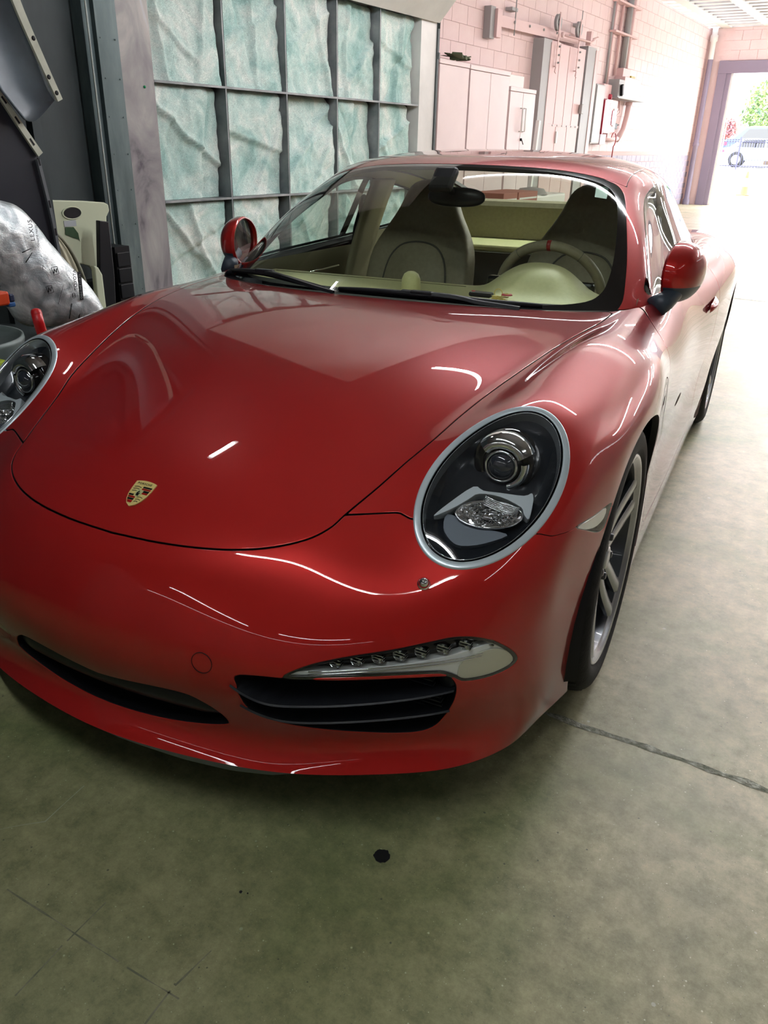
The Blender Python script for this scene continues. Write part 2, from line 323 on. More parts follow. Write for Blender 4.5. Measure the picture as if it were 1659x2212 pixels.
M['faint'] = noisy(mat('faint_score', (.12, .12, .075), .5), [(.40, (.13, .13, .08)), (.60, (.22, .21, .14))], 25)
for a, b in (((-1.14, .483), (-.85, .506)), ((-.83, .507), (-.715, .517)), ((-.944, .37), (-.957, .47)), ((-.957, .48), (-.963, .57)), ((-.728, .455), (-.737, .52)), ((-.737, .53), (-.731, .61))): strip('score_line', [a, b], .0030, M['faint'], .0006, jit=1.0)
strip('hairline_crack', [(-1.24, .735), (-1.232, .68), (-1.222, .625), (-1.255, .59), (-1.285, .555)], .0013, mat('pale_crack', (.4, .42, .34), .8), .0006, jit=1.2)
m = MB(); n = 40; m.add([(-.594 + (.0165 + .0028 * mn.noise(Vector((math.cos(2 * PI * i / n) * 3, math.sin(2 * PI * i / n) * 3, 2)))) * math.cos(2 * PI * i / n), .948 + (.0165 + .003 * mn.noise(Vector((math.cos(2 * PI * i / n) * 3, math.sin(2 * PI * i / n) * 3, 5)))) * math.sin(2 * PI * i / n), .0016) for i in range(n)], [tuple(range(n))]); ts = m.build('tar_spot', mat('tar', (.004, .004, .005), .5), None, label='small round black tar spot on the floor in front of the car', cat='stain')
m = MB()
for dx, dy, r in ((-.771, .728, .003), (-.758, .733, .0016)):
    m.lathe([(.0001, .001), (r, .001), (r, -.001)], (dx, dy, 0), 'z', 10)
m.build('floor_hole', M['black'], flo)
# shell of the room
def wall(name, a, b, mt, **k): m = MB(); m.box(a, b); return m.build(name, mt, kind=S, **k)
wl = wall('wall_left', (XW - .3, -9, 0), (XW - .006, YD, ZC), M['mortar'])
wall('wall_right', (7, -9, 0), (7.25, YD, ZC), M['greywall']); wall('wall_back', (-8, -9.2, 0), (7, -9, ZC), M['greywall'])
# blocks of the long wall: the near ones are pieces, the far ones one mass
bw, bh = .405, .203
def block_mesh(w, h, name, mt):
    m = MB(); m.box((-.008, .003, .003), (.0, w - .003, h - .003), bev=.002); o = m.build(name, mt, wl); return o
blk = block_mesh(bw, bh, 'block', M['wallpink']); first = True; cnt = 0
half_ = block_mesh(bw / 2, bh, 'block', M['wallpink']); rest_ = MB(); fh = True
for j in range(int(ZC / bh) + 1):
    z = j * bh
    if z < 1.13: continue
    for i in range(-10, int((YD - 6.6) / bw) + 1):
        y = 6.7 + i * bw + (bw / 2 if j % 2 else 0)
        if y < 3: continue
        if 7.0 < y < 14.6 and z > 1.5 and z < 3.2 and cnt < 290:
            o = blk if first else clone(blk, wl); first = False; o.location = (XW, y, z); cnt += 1
        else: rest_.box((XW - .012, y + .004, z + .004), (XW, y + bw - .004, min(z + bh - .004, ZC)))
half_.location = (XW, 2.8, 1.83)
rest_.build('far_blocks', M['wallpink'], wl, kind='stuff')
ws_ = MB()
for j in range(9):
    for i in range(60):
        y = 4 + i * .31 + (.155 if j % 2 else 0)
        if y + .3 < YD: ws_.box((XW - .012, y + .006, j * .128 + .006), (XW + .004, y + .304, j * .128 + .122))
ws_.build('wainscot_bricks', M['wainscot'], wl, kind='stuff')
# end wall with the big door opening
DX0, DX1, DZ = -4.80, -.6, 2.95
wd_ = MB(); wd_.box((XW - .3, YD, 0), (DX0 - .3, YD + .25, ZC)); wd_.box((DX0 - .3, YD, DZ + .27), (DX1, YD + .25, ZC)); wd_.box((DX1, YD, 0), (7, YD + .25, ZC)); we = wd_.build('wall_end', M['wallpink'], kind=S)
eb = MB()
for j in range(int((ZC - DZ - .27) / bh) + 1):
    for i in range(30):
        y = DZ + .28 + j * bh; x = DX0 - .3 + i * bw + (bw / 2 if j % 2 else 0)
        if x + bw < 7 and y < ZC: eb.box((x + .004, YD - .012, y), (x + bw - .004, YD, min(y + bh - .006, ZC)))
eb.build('end_blocks', M['wallpink'], we, kind='stuff')
d1 = MB(); d1.box((DX0 - .30, YD - .05, 0), (DX0 - .10, YD + .25, DZ + .27)); d1.box((DX0 - .10, YD - .02, 0), (DX0, YD + .22, DZ)); d1.box((DX1, YD - .05, 0), (DX1 + .25, YD + .25, DZ + .27)); dd = d1.build('door_1', M['doorframe'], kind=S)
m = MB(); m.box((DX0 - .30, YD - .07, DZ), (DX1 + .25, YD + .25, DZ + .26)); m.build('lintel', M['doorframe'], dd)
m = MB(); m.box((DX0, YD + .02, 0), (DX0 + .05, YD + .10, DZ)); m.box((DX0 + .08, YD + .05, 0), (DX0 + .10, YD + .10, DZ)); m.build('door_track', M['white'], dd)
# ceiling: dark deck behind a lattice of white beams
wall('ceiling', (XW - .3, -9, ZC + .35), (7.25, YD + .25, ZC + .5), mat('blue_grey_deck', (.16, .20, .30), .8))
m = MB(); m.box((XW - .3, -9, ZC + .02), (7.25, 7.5, ZC + .12)); m.build('ceiling', M['duskceil'], kind=S)
m = MB(); m.box((XW - .3, 7.5, ZC + .02), (7.25, 9.0, ZC + .12)); m.build('ceiling', M['white'], kind=S)
cl = MB()
for i in range(34): y = 9.2 + i * .40; cl.box((XW - .2, y, ZC), (7, y + .17, ZC + .05))
o = cl.build('ceiling_beams', M['white'], kind=S)
m = MB()
for i in range(14): x = XW + .25 + i * .95; m.box((x, 9.1, ZC - .01), (x + .22, YD, ZC + .04))
m.build('ceiling_cross_beams', M['white'], kind=S)
# rain pipe in the corner
e = empty('drain_pipe', (-5.30, YD - .16, 0), label='grey cast drain pipe running up the corner beside the big door', cat='pipe')
m = MB(); m.lathe([(.085, 0), (.085, .12), (.062, .14), (.062, 1.35), (.078, 1.36), (.078, 1.44), (.062, 1.45), (.062, 3.24)], n=18); m.build('lower_pipe', M['doorframe'], e)
m = MB(); m.lathe([(.062, 3.24), (.062, 3.60), (.085, 3.62), (.085, 3.74), (.062, 3.75), (.062, 3.92)], n=18); m.build('upper_pipe', M['white'], e)
# ------------------------------------------------------------------ spray booth wall: steel lattice packed with fibreglass
BX = -4.0; YS = [3.629, 4.236, 4.850, 5.450, 6.030, 6.640]; ZS = [.27, .93, 1.595, 2.262]
booth = empty('booth_wall', (0, 0, 0), label='open steel lattice wall of a spray booth packed with aqua fibreglass', cat='booth')
for i, y in enumerate(YS[1:-1]):
    m = MB(); m.box((BX - .125, y - .002, .0), (BX, y + .002, ZS[-1])); m.box((BX - .002, y - .012, 0), (BX, y + .002, ZS[-1])); m.build('upright', M['boothframe'], booth)
    
for z in ZS:
    for a, b in zip(YS[:-1], YS[1:]):
        m = MB(); m.box((BX - .125, a, z - .002), (BX, b, z + .002)); m.box((BX - .002, a, z - .010), (BX + .001, b, z + .003)); m.build('shelf_rail', M['boothframe'], booth)
m = MB(); m.box((BX - .16, 3.5, 0), (BX - .13, 6.8, 2.3)); m.build('back_sheet', M['darksteel'], booth)
rnd = random.Random(11)
for ci in range(5):
    for ri in range(3):
        y0, y1 = YS[ci] + .004, YS[ci + 1] - .004; z0, z1 = ZS[ri] + .004, ZS[ri + 1] - .004
        s1, s2 = rnd.uniform(0, 50), rnd.uniform(0, 50); slump = rnd.uniform(.01, .05); ang = rnd.uniform(-.9, .9); off = rnd.uniform(.25, .75); fa = rnd.uniform(.015, .04); gapr = rnd.choice((0.0, .05, .12, .03)); ST = [(rnd.uniform(-1.4, 1.4), rnd.uniform(.15, .85), rnd.uniform(.012, .032) * rnd.choice((1, 1, -1))) for _ in range(3)]
        def f(u, v):
            uu_ = u * (1 - gapr * (.6 + .4 * mn.noise(Vector((s1, v * 3, 1))))); y = y0 + (y1 - y0) * uu_; z = z0 + (z1 - z0) * v
            n1 = mn.fractal(Vector((s1 + u * 1.3, s2 + v * 1.5, 0)), 1, 2, 4); t = (u - off) * math.cos(ang) + (v - .5) * math.sin(ang)
            fold = 0
            for an2, of2, am2 in ST:
                t = (u - of2) * math.cos(an2) + (v - .5) * math.sin(an2) + .05 * mn.noise(Vector((u * 3 + an2, v * 3, s2))); fold += am2 * (1 / (1 + math.exp(-max(-20, min(20, t * 60)))) - .5) + am2 * .8 * math.exp(-(t / .035) ** 2) * (t > 0)
            d = -.062 + .026 * n1 + fold + slump * (1 - v) ** 3 + .008 * mn.noise(Vector((u * 11 + s1, v * 11, s2)))
            if u > .94: d -= .05 * ((u - .94) / .06) ** 2
            if v > .95: d -= .03 * ((v - .95) / .05) ** 2
            return (BX + min(-.003, d), y + .006 * mn.noise(Vector((s1, v * 14, u * 6))), z)
        m = MB(); m.sheet(f, 44, 44); m.build('fibreglass_pad', M['fibre'], booth)
# posts, chamfered roof strip and edge trim
def wpanel(name, y0, y1, x0, x1, z1, mt, z0=0, parent=booth): m = MB(); m.box((x0, y0, z0), (x1, y1, z1)); return m.build(name, mt, parent)
wpanel('end_post', 6.648, 6.912, BX - .12, BX + .004, 2.262, M['boothwhite'])
wpanel('end_gasket', 6.912, 6.945, BX - .13, BX + .016, 2.262, M['darksteel'])
wpanel('smeared_post', 3.375, 3.622, BX - .10, BX + .006, 3.0, M['smear'])
m = MB(); m.sheet(lambda u, v: (BX + 1.1 * v, 3.4 + 3.51 * u, 2.266 + 1.15 * v), 2, 2, smooth=False); o = m.build('roof_chamfer', M['boothwhite'], booth); mod_solid(o, .04)
m = MB(); m.tube([(BX + .01, 6.93, 2.20), (BX + .012, 6.93, 2.262), (BX + .05, 6.93, 2.31), (BX + 1.1, 6.93, 3.42)], .014, 8); m.build('chamfer_gasket', M['darksteel'], booth)
m = MB(); m.tube([(BX + .002, 3.4, 2.268), (BX + .002, 6.9, 2.268)], .007, 6); m.build('top_edge', M['boothframe'], booth)
wpanel('gasket_clip', 6.93, 6.955, BX - .03, BX + .02, 2.02, M['darksteel'], z0=1.97)
# galvanised corner profile and dark sheet wall to its left
gp = empty('galvanised_post', (0, 0, 0), label='tall galvanised steel corner post with riveted flanges left of the fibreglass wall', cat='post')
m = MB(); pr_ = [(3.372, 0), (3.372, .030), (3.30, .036), (3.225, .036), (3.218, .012), (3.19, .008), (3.185, .034), (3.165, .036), (3.150, .03), (3.140, -.02), (3.13, -.1), (3.372, -.1)]
m.prism([(y, x) for y, x in pr_], 0, 3.2, lambda a, b, h: (BX + b, a, h)); m.build('profile', M['galv'], gp, auto=30)
for k in range(16):
    for yy in (3.345, 3.245):
        m = MB(); m.lathe([(.0001, .004), (.003, .0035), (.0045, 0)], (BX + .035, yy + .004 * (k % 2), .25 + .19 * k), 'x', 8); m.build('rivet', M['galv'], gp)
m = MB(); m.tube([(BX + .037, 3.172, 0), (BX + .037, 3.172, 3.1)], .004, 6); m.build('bead', mat('pale_sealant', (.45, .48, .44), .6), gp)
m = MB(); m.lathe([(.0001, .006), (.006, .005), (.008, 0)], (BX + .008, 3.545, 1.555), 'x', 10); m.build('green_plug', mat('green_plug', (.0, .30, .10), .5), gp)
wl2 = MB(); wl2.box((BX - .14, -3, 0), (BX - .04, 3.14, 3.2)); ds = wl2.build('sheet_metal_wall', M['darksteel'], None, label='dark grey sheet metal partition behind the stored car parts', cat='partition')
m = MB(); m.box((BX - .04, 2.35, 0), (BX - .01, 2.40, 3.2)); m.build('sheet_seam', M['galv'], ds)
# ------------------------------------------------------------------ lockers
def locker(name, y0, y1, z1, x0, x1, label, doors, handles):
    e = empty(name, (0, 0, 0), label=label, cat='cabinet'); m = MB(); m.box((x0, y0, .02), (x1 - .02, y1, z1), bev=.006); m.build('carcass', M['whitepink'], e)
    m = MB(); m.box((x0, y0 - .005, z1 - .045), (x1 + .004, y1 + .005, z1 + .004), bev=.004); m.build('top_rail', M['whitepink'], e)
    w = (y1 - y0) / doors
    for k in range(doors):
        m = MB(); m.box((x1 - .02, y0 + k * w + .004, .06), (x1, y0 + (k + 1) * w - .004, z1 - .05), bev=.004); d = m.build('door', M['whitepink'], e)
        if handles and k < 2:
            yy = y0 + w + (.05 if k else -.05); m = MB(); m.tube([(x1, yy, 1.46), (x1 + .035, yy, 1.46), (x1 + .035, yy, 1.74), (x1, yy, 1.74)], .009, 8); m.build('handle', M['white'], d)
    return e
c1 = locker('tall_cabinet', 8.62, 9.33, 2.14, -5.40, -4.93, 'white tall steel cabinet nearest the spray booth, wood bits on top', 1, 0)
c2 = locker('tall_cabinet', 9.36, 10.45, 2.135, -5.40, -4.93, 'white two-door tall steel cabinet in the middle of the row', 2, 0)
c3 = locker('short_cabinet', 10.50, 11.32, 1.975, -5.40, -4.93, 'lower white steel cabinet with two bar handles and a key lock', 2, 1)
m = MB(); m.lathe([(.0001, .02), (.018, .02), (.018, 0)], (-4.93, 10.93, 1.36), 'x', 12); m.tube([(-4.91, 10.93, 1.36), (-4.89, 10.95, 1.30)], .006, 6); m.build('key_lock', M['black'], c3)
e = empty('box_on_cabinet', (0, 0, 0), label='plain pale box standing on the lower white cabinet', cat='box'); m = MB(); m.box((-5.38, 10.52, 1.982), (-4.98, 11.0, 2.12), bev=.004); m.build('carton', M['white'], e); m = MB(); m.box((-5.36, 10.512, 1.99), (-5.0, 10.52, 2.11)); m.build('open_side', M['greysteel'], e)
sc_ = MB(); rn = random.Random(3)
for k in range(14):
    y = 8.72 + rn.random() * .62; x = -5.1 + rn.random() * .16; sc_.box((x, y, 2.178 + rn.random() * .01), (x + .03 + rn.random() * .1, y + .05 + rn.random() * .2, 2.190 + rn.random() * .02), rot=(rn.uniform(-.3, .3), rn.uniform(-.2, .2), rn.uniform(-.5, .5)))
sc_.build('scrap_wood', mat('weathered_wood', (.10, .12, .07), .9), None, label='heap of dark dry wood scraps lying on the tall white cabinet', cat='scraps')
m = MB(); m.box((-4.98, 11.36, 0), (-4.93, 11.42, 1.62), rot=(-.10, 0, 0), c=(-4.95, 11.4, 0)); m.build('leaning_board', M['white'], None, label='thin pale board leaning beside the lower white cabinet', cat='board')
# ------------------------------------------------------------------ sliding fire door on its rail
XD = XW + .15
sdr = empty('sliding_fire_door', (0, 0, 0), label='pink painted sliding plate door with riveted panels hanging on a wall rail', cat='door')
m = MB(); m.box((XD - .035, 12.52, .02), (XD, 13.96, 2.69)); m.build('leaf', M['pinksteel'], sdr)
for (a, b, c, d) in [(12.53, 12.86, 1.60, 2.70), (12.88, 13.24, 1.60, 2.68), (13.26, 13.60, 1.60, 2.68), (13.62, 13.94, 1.60, 2.70), (12.53, 12.98, .1, 1.57), (13.0, 13.45, .1, 1.57), (13.47, 13.94, .1, 1.57)]:
    m = MB(); m.box((XD, a, c), (XD + .008, b, d), bev=.002); m.build('panel', M['pinksteel'], sdr)
m = MB(); m.box((XD + .002, 12.52, 1.565), (XD + .014, 13.96, 1.60)); m.build('cross_strap', M['pinksteel'], sdr)
for k in range(7): m = MB(); m.lathe([(.0001, .012), (.012, .008), (.014, 0)], (XD + .012, 12.62 + .2 * k, 1.582), 'x', 8); m.build('rivet', M['greysteel'], sdr)
m = MB(); m.box((XD + .008, 13.0, 1.33), (XD + .03, 13.05, 1.50), bev=.005); m.build('finger_grip', M['white'], sdr)
jb = empty('door_jambs', (0, 0, 0), label='pair of grey steel channel jambs either side of the pink sliding door', cat='frame')
for a, b, z in ((12.20, 12.50, 2.70), (14.0, 14.40, 2.76)):
    m = MB(); m.box((XW, a, 0), (XD + .02, b, z)); m.build('channel', M['greysteel'], jb)
    m = MB(); m.box((XD + .02, b - .03, 0), (XD + .03, b + .12, z - .03)); m.build('flange', M['pinksteel'], jb)
m = MB(); m.box((XD + .02, 13.88, 1.78), (XD + .07, 13.98, 1.92), bev=.01); m.build('latch', M['greysteel'], jb)
rl = empty('door_rail', (0, 0, 0), label='flat steel rail bolted to the pink block wall above the sliding door', cat='rail')
m = MB(); m.prism([(10.9, 2.70), (13.7, 2.75), (13.7, 2.88), (10.9, 2.83)], XW + .08, XW + .10, lambda a, b, h: (h, a, b)); m.build('bar', M['pinksteel'], rl)
m = MB(); m.box((XW + .0, 10.58, 2.54), (XW + .10, 10.72, 2.90), bev=.006); m.build('end_bracket', M['greysteel'], rl); m = MB(); m.box((XW + .08, 10.70, 2.56), (XW + .14, 10.84, 2.88), bev=.006); m.build('end_plate', M['pinksteel'], rl)
for yy, zz in ((11.2, 2.92), (13.65, 3.00)): m = MB(); m.box((XW, yy, zz), (XW + .10, yy + .18, zz + .04)); m.tube([(XW + .1, yy + .12, zz + .22), (XW + .1, yy + .12, zz - .28)], .008, 6); m.build('wall_bracket', M['greysteel'], rl)
for k in range(5): m = MB(); m.lathe([(.0001, .02), (.016, .016), (.018, 0)], (XW + .10, 11.3 + .5 * k, 2.79 + .01 * k), 'x', 8); m.build('bolt', M['greysteel'], rl)
for k, yy in enumerate((12.62, 13.47)):
    t = empty('door_trolley', (0, 0, 0), label=('grey wheeled hanger on the %s half of the sliding door' % ('left', 'right')[k]), cat='hanger', group='wheeled hangers of the sliding door')
    m = MB(); m.lathe([(.055, -.02), (.10, -.022), (.11, -.016), (.098, 0), (.11, .016), (.10, .022), (.055, .02)], (XD + .03, yy, 2.93), 'x', 24); m.build('wheel', M['greysteel'], t)
    m = MB(); m.lathe([(.0001, .03), (.03, .03), (.03, -.03), (.0001, -.03)], (XD + .03, yy, 2.93), 'x', 12)
    for a in range(3): an_ = a * 2.094; m.tube([(XD + .03, yy, 2.93), (XD + .03, yy + .1 * math.cos(an_), 2.93 + .1 * math.sin(an_))], .009, 6)
    m.build('wheel_hub', M['greysteel'], t)
    m = MB(); m.box((XD + .055, yy - .02, 2.36), (XD + .066, yy + .025, 3.06), bev=.003); m.box((XD + .02, yy - .02, 2.36), (XD + .06, yy + .025, 2.375)); m.tube([(XD + .06, yy, 2.36), (XD + .06, yy - .02, 2.30), (XD + .06, yy + .03, 2.28)], .008, 6); m.build('strap', M['pinksteel'], t)
    for z in (2.42, 2.52, 2.63): m = MB(); m.lathe([(.0001, .03), (.013, .025), (.014, 0)], (XD + .06, yy + .055, z), 'x', 8); m.tube([(XD + .05, yy, z), (XD + .065, yy + .055, z)], .006, 6); m.build('bolt', M['greysteel'], t)
m = MB(); m.tube([(XD + .09, 12.68, 2.78), (XD + .09, 13.9, 2.80), (XD + .09, 14.0, 2.82)], .014, 8); m.lathe([(.0001, .03), (.035, .03), (.035, .0)], (XD + .08, 12.68, 2.78), 'x', 14); m.box((XD + .0, 13.9, 2.76), (XD + .08, 13.98, 2.95)); m.tube([(XD + .05, 14.02, 2.84), (XD + .05, 14.3, 2.90)], .02, 8); m.build('pull_rod', M['pinksteel'], None, label='thin round pull rod running between the two door hangers', cat='rod')
# ------------------------------------------------------------------ electrical gear on the pink wall
def boxy(name, a, b, mt, label, cat, par=None, bev=.006):
    m = MB(); m.box(a, b, bev=bev); return m.build(name, mt, par, label=label if par is None else None, cat=cat if par is None else None)
el = empty('electrical_panel', (0, 0, 0), label='tall shallow grey electrical panel beside the right door jamb', cat='panel')
boxy('enclosure', (XW, 14.68, 1.34), (XW + .14, 15.12, 2.27), M['greysteel'], '', '', el); m = MB(); m.tube([(XW + .142, 14.95 + .06 * math.cos(a), 2.14 + .06 * math.sin(a)) for a in [2 * PI * i / 16 for i in range(16)]], .004, 5, closed=True); m.build('knock_out', M['greysteel'], el)
m = MB(); m.box((XW + .142, 14.70, 1.36), (XW + .15, 15.10, 2.25), bev=.003); m.build('cover', mat('pale_grey_cover', (.52, .50, .50), .5), el)
M['alarmred'] = mat('alarm_red', (.40, .015, .04), .4)
M['pinkwhite'] = mat('pink_white_print', (.85, .68, .74), .4)
ex = empty('extinguisher_cabinet', (0, 0, 0), label='narrow red fire cabinet with a white lettered front beside the grey panel', cat='cabinet')
boxy('red_side', (XW, 15.13, 1.50), (XW + .17, 15.20, 2.05), M['alarmred'], '', '', ex); boxy('white_front', (XW, 15.20, 1.52), (XW + .172, 15.55, 2.06), M['pinkwhite'], '', '', ex); boxy('lower_plate', (XW, 15.13, 1.33), (XW + .16, 15.42, 1.50), M['pinkwhite'], '', '', ex); boxy('upper_plate', (XW, 15.16, 2.07), (XW + .10, 15.58, 2.30), M['pinksteel'], '', '', ex)
m = MB(); m.lathe([(.0001, .05), (.04, .045), (.05, 0)], (XW + .1, 15.50, 2.11), 'x', 14); m.build('red_lamp', M['alarmred'], ex)
m = MB(); rn = random.Random(8)
for k in range(9): m.box((XW + .173, 15.38, 1.80 + k * .024), (XW + .1745, 15.405 + .02 * (k % 3), 1.815 + k * .024))
m.build('small_print', M['alarmred'], ex)
sw_ = empty('disconnect_switch', (0, 0, 0), label='pink painted switch box with a black lever handle on the wall', cat='switch')
boxy('body', (XW, 15.95, 2.11), (XW + .20, 16.9, 2.46), M['pinksteel'], '', '', sw_); boxy('grey_side', (XW + .0, 15.66, 2.11), (XW + .20, 15.95, 2.40), M['greysteel'], '', '', sw_); boxy('rain_lip', (XW, 15.6, 2.095), (XW + .24, 17.15, 2.11), M['greysteel'], '', '', sw_, .002)
m = MB(); m.box((XW + .2, 15.74, 2.14), (XW + .25, 15.82, 2.32), rot=(.35, 0, 0), bev=.01); m.build('lever', M['black'], sw_)
boxy('top_hub', (XW, 15.98, 2.46), (XW + .14, 16.4, 2.60), M['pinksteel'], '', '', sw_)
boxy('yellow_tag', (XW + .08, 16.42, 2.463), (XW + .16, 16.66, 2.50), mat('yellow_tag', (.45, .35, .03), .5), 'small yellow tag on top of the pink switch box', 'tag', None, .004)
pb = empty('control_box', (0, 0, 0), label='narrow pink control box with a red and white label under the switch', cat='box')
boxy('body', (XW, 15.62, 1.44), (XW + .12, 15.98, 2.07), M['pinksteel'], '', '', pb); boxy('red_label', (XW + .12, 15.70, 1.66), (XW + .135, 15.78, 1.90), M['alarmred'], '', '', pb, .002); boxy('white_label', (XW + .12, 15.78, 1.64), (XW + .137, 15.93, 1.93), M['pinkwhite'], '', '', pb, .002)
boxy('gland', (XW + .01, 15.66, 1.40), (XW + .09, 15.86, 1.44), M['greysteel'], '', '', pb)
cn = empty('conduits', (0, 0, 0), label='bundle of pink and grey conduits running up the wall above the switch', cat='pipes')
for yy, r, z0, mt in ((15.38, .022, 2.31, 'greysteel'), (15.50, .014, 2.31, 'pinksteel'), (15.82, .028, 2.47, 'pinksteel'), (16.12, .055, 2.605, 'greysteel'), (16.30, .050, 2.605, 'pinksteel'), (16.47, .014, 2.605, 'greysteel')):
    m = MB(); m.tube([(XW + .01 + r, yy, z0), (XW + .01 + r, yy + .02, ZC - .01)], r, 10); m.build('conduit', M[mt], cn)
for z in (3.1, 3.55): m = MB(); m.box((XW + .006, 15.34, z), (XW + .13, 16.6, z + .03)); m.build('strut', M['pinksteel'], cn)
m = MB(); m.tube([(XW + .08, 16.75, 2.08), (XW + .08, 16.72, 1.85), (XW + .08, 16.60, 1.6), (XW + .08, 16.30, 1.42)], .05, 12); m.lathe([(.07, 0), (.07, .05)], (XW + .08, 16.75, 2.03), 'z', 14); m.build('bent_duct', M['pinksteel'], None, label='curved pink duct bending down the wall under the switch', cat='pipe')
m = MB(); m.tube([(XW + .08, 15.45, 1.42), (XW + .08, 16.35, 1.44)], .045, 12); m.build('wall_pipe', M['pinksteel'], None, label='short level pink pipe at the foot of the wall equipment', cat='pipe')
m = MB(); m.box((XW + .03, 16.02, 1.60), (XW + .09, 16.2, 1.70), bev=.01); m.tube([(XW + .06, 16.2, 1.66), (XW + .06, 16.36, 1.68)], .012, 6); m.build('junction_fitting', M['black'], None, label='small dark fitting on the pink wall below the switch', cat='fitting')
m = MB(); m.tube([(XW + .15, 15.9 + .14 * math.sin(a), 1.42 + .12 * math.cos(a)) for a in [PI * (-.4 + 1.3 * i / 12) for i in range(13)]] + [(XW + .15, 15.93, 1.05)], .010, 6); m.build('loop_of_cord', M['redmark'], None, label='loop of thin brown cord hanging on the level pink pipe', cat='cord')
for k in range(4):
    m = MB(); m.tube([(XW + .05, 16.1 + .05 * k, 2.085), (XW + .07, 16.08 + .07 * k, 2.0 - .04 * k), (XW + .05, 16.0 + .02 * k, 1.88 - .03 * k), (XW + .03, 15.985, 1.86 - .03 * k)], .009, 6); m.build('loose_cable', M['pinksteel'], pb)
# ------------------------------------------------------------------ outside the door
m = MB(); m.box((-60, YD + .25, -.12), (40, 34, -.002)); m.build('forecourt', mat('pale_concrete_yard', (.62, .60, .57), .8), None, kind=S)
def ramp(name, y0, y1, z0, z1, mt): m = MB(); m.add([(-60, y0, z0), (40, y0, z0), (40, y1, z1), (-60, y1, z1), (-60, y0, -.5), (40, y0, -.5), (40, y1, -.5), (-60, y1, -.5)], [(0, 1, 2, 3), (0, 1, 5, 4), (3, 2, 6, 7), (4, 5, 6, 7)]); return m.build(name, mt, None, kind=S)
ramp('kerb', 34, 34.25, .13, .14, mat('kerb_stone', (.50, .46, .48), .8)); ramp('lawn', 34.25, 37.5, .14, .36, noisy(mat('lawn_green', (.2, .3, .08), .9), [(.3, (.14, .22, .05)), (.7, (.34, .40, .14))], 8)); ramp('pavement', 37.5, 41, .36, .56, mat('pale_pavement', (.66, .64, .62), .8)); ramp('car_park', 41, 120, .56, .6, mat('asphalt_pale', (.42, .41, .42), .8))
# cone
m = MB(); cone = empty('traffic_cone', (-5.02, 28.4, 0), label='orange traffic cone standing on the yard outside the big door', cat='cone')
m = MB(); m.lathe([(.16, .03), (.135, .05), (.10, .26)], n=24); m.build('cone_body', mat('cone_orange', (.65, .07, .02), .5), cone); m = MB(); m.lathe([(.10, .26), (.065, .50)], n=24); m.build('reflective_band', M['white'], cone); m = MB(); m.lathe([(.065, .50), (.035, .70), (.0001, .705)], n=24); m.build('cone_tip', bpy.data.materials['cone_orange'], cone)
m = MB(); m.box((-.2, -.2, 0), (.2, .2, .03), bev=.01); m.build('cone_base', bpy.data.materials['cone_orange'], cone)
# iron fence
fe = empty('iron_fence', (0, 0, 0), label='black iron picket fence along the far side of the street', cat='fence'); FK = mat('fence_black', (.03, .03, .06), .5)
for z in (.64, 1.60, 1.68): m = MB(); m.box((-30, 40.0, z), (10, 40.03, z + .035)); m.build('rail', FK, fe)
pk = MB(); pk.box((-.009, 0, .60), (.009, .02, 1.72)); pk0 = pk.build('picket', FK, fe); pk0.location = (-8.40, 40.0, 0)
for k in range(1, 90): c = clone(pk0, fe); c.location = (-8.40 + k * .115, 40.0, 0)
m = MB()
for k in range(170): m.box((-28 + k * .115 - .009, 40.0, .60), (-28 + k * .115 + .009, 40.02, 1.72))
m.build('far_pickets', FK, fe, kind='stuff')
for x in (-7.62, -5.3, -3.0, -10.0): m = MB(); m.box((x - .03, 39.98, .5), (x + .03, 40.05, 1.80)); m.build('fence_post', FK, fe)
# parked cars across the street
def far_car(name, x, y, z, L, H, mt, label):
    e = empty(name, (x, y, z), label=label, cat='car'); h = H
    prof = [(0, .30), (.0, .62 * h), (.04 * L, .66 * h), (.10 * L, .70 * h), (.20 * L, .97 * h), (.28 * L, h), (.60 * L, .99 * h), (.76 * L, .70 * h), (.96 * L, .60 * h), (L, .48 * h), (L, .30)]
    m = MB(); m.prism(prof, 0, 1.75, lambda a, b, c: (a, c, b)); o = m.build('body', mt, e, auto=30); mod_bev(o, .06, 3)
    m = MB(); m.prism([(.17 * L, .70 * h), (.235 * L, .92 * h), (.43 * L, .93 * h), (.43 * L, .69 * h)], -.01, 0, lambda a, b, c: (a, c, b)); m.build('side_window', M['gloss_black'], e)
    m = MB(); m.prism([(.45 * L, .69 * h), (.45 * L, .93 * h), (.59 * L, .91 * h), (.71 * L, .69 * h)], -.01, 0, lambda a, b, c: (a, c, b)); m.build('side_window', M['gloss_black'], e)
    for wx in (.18 * L, .80 * L):
        m = MB(); m.lathe([(.0001, -.02), (.20, -.02), (.21, -.03), (.33, -.03), (.34, .02), (.34, .2)], (wx, 0, .33), 'y', 24); w = m.build('wheel', M['rubber'], e); m = MB(); m.lathe([(.0001, -.04), (.20, -.035)], (wx, 0, .33), 'y', 16); m.build('hubcap', M['silver'], w)
    m = MB(); m.box((-.02, .1, .50 * h), (.06, .5, .60 * h)); m.box((-.01, -.02, .52 * h), (.25, .02, .60 * h)); m.build('tail_light', M['alarmred'], e)
    return e
far_car('parked_car', -9.3, 44.2, .56, 4.9, 1.78, mat('navy_paint', (.03, .05, .16), .25, .3, coat=.6), 'dark blue tall car parked beyond the iron fence')
far_car('parked_car', -8.85, 41.8, .56, 4.5, 1.22, mat('pale_blue_paint', (.25, .32, .50), .25, .4, coat=.6), 'pale blue low car parked close behind the iron fence')
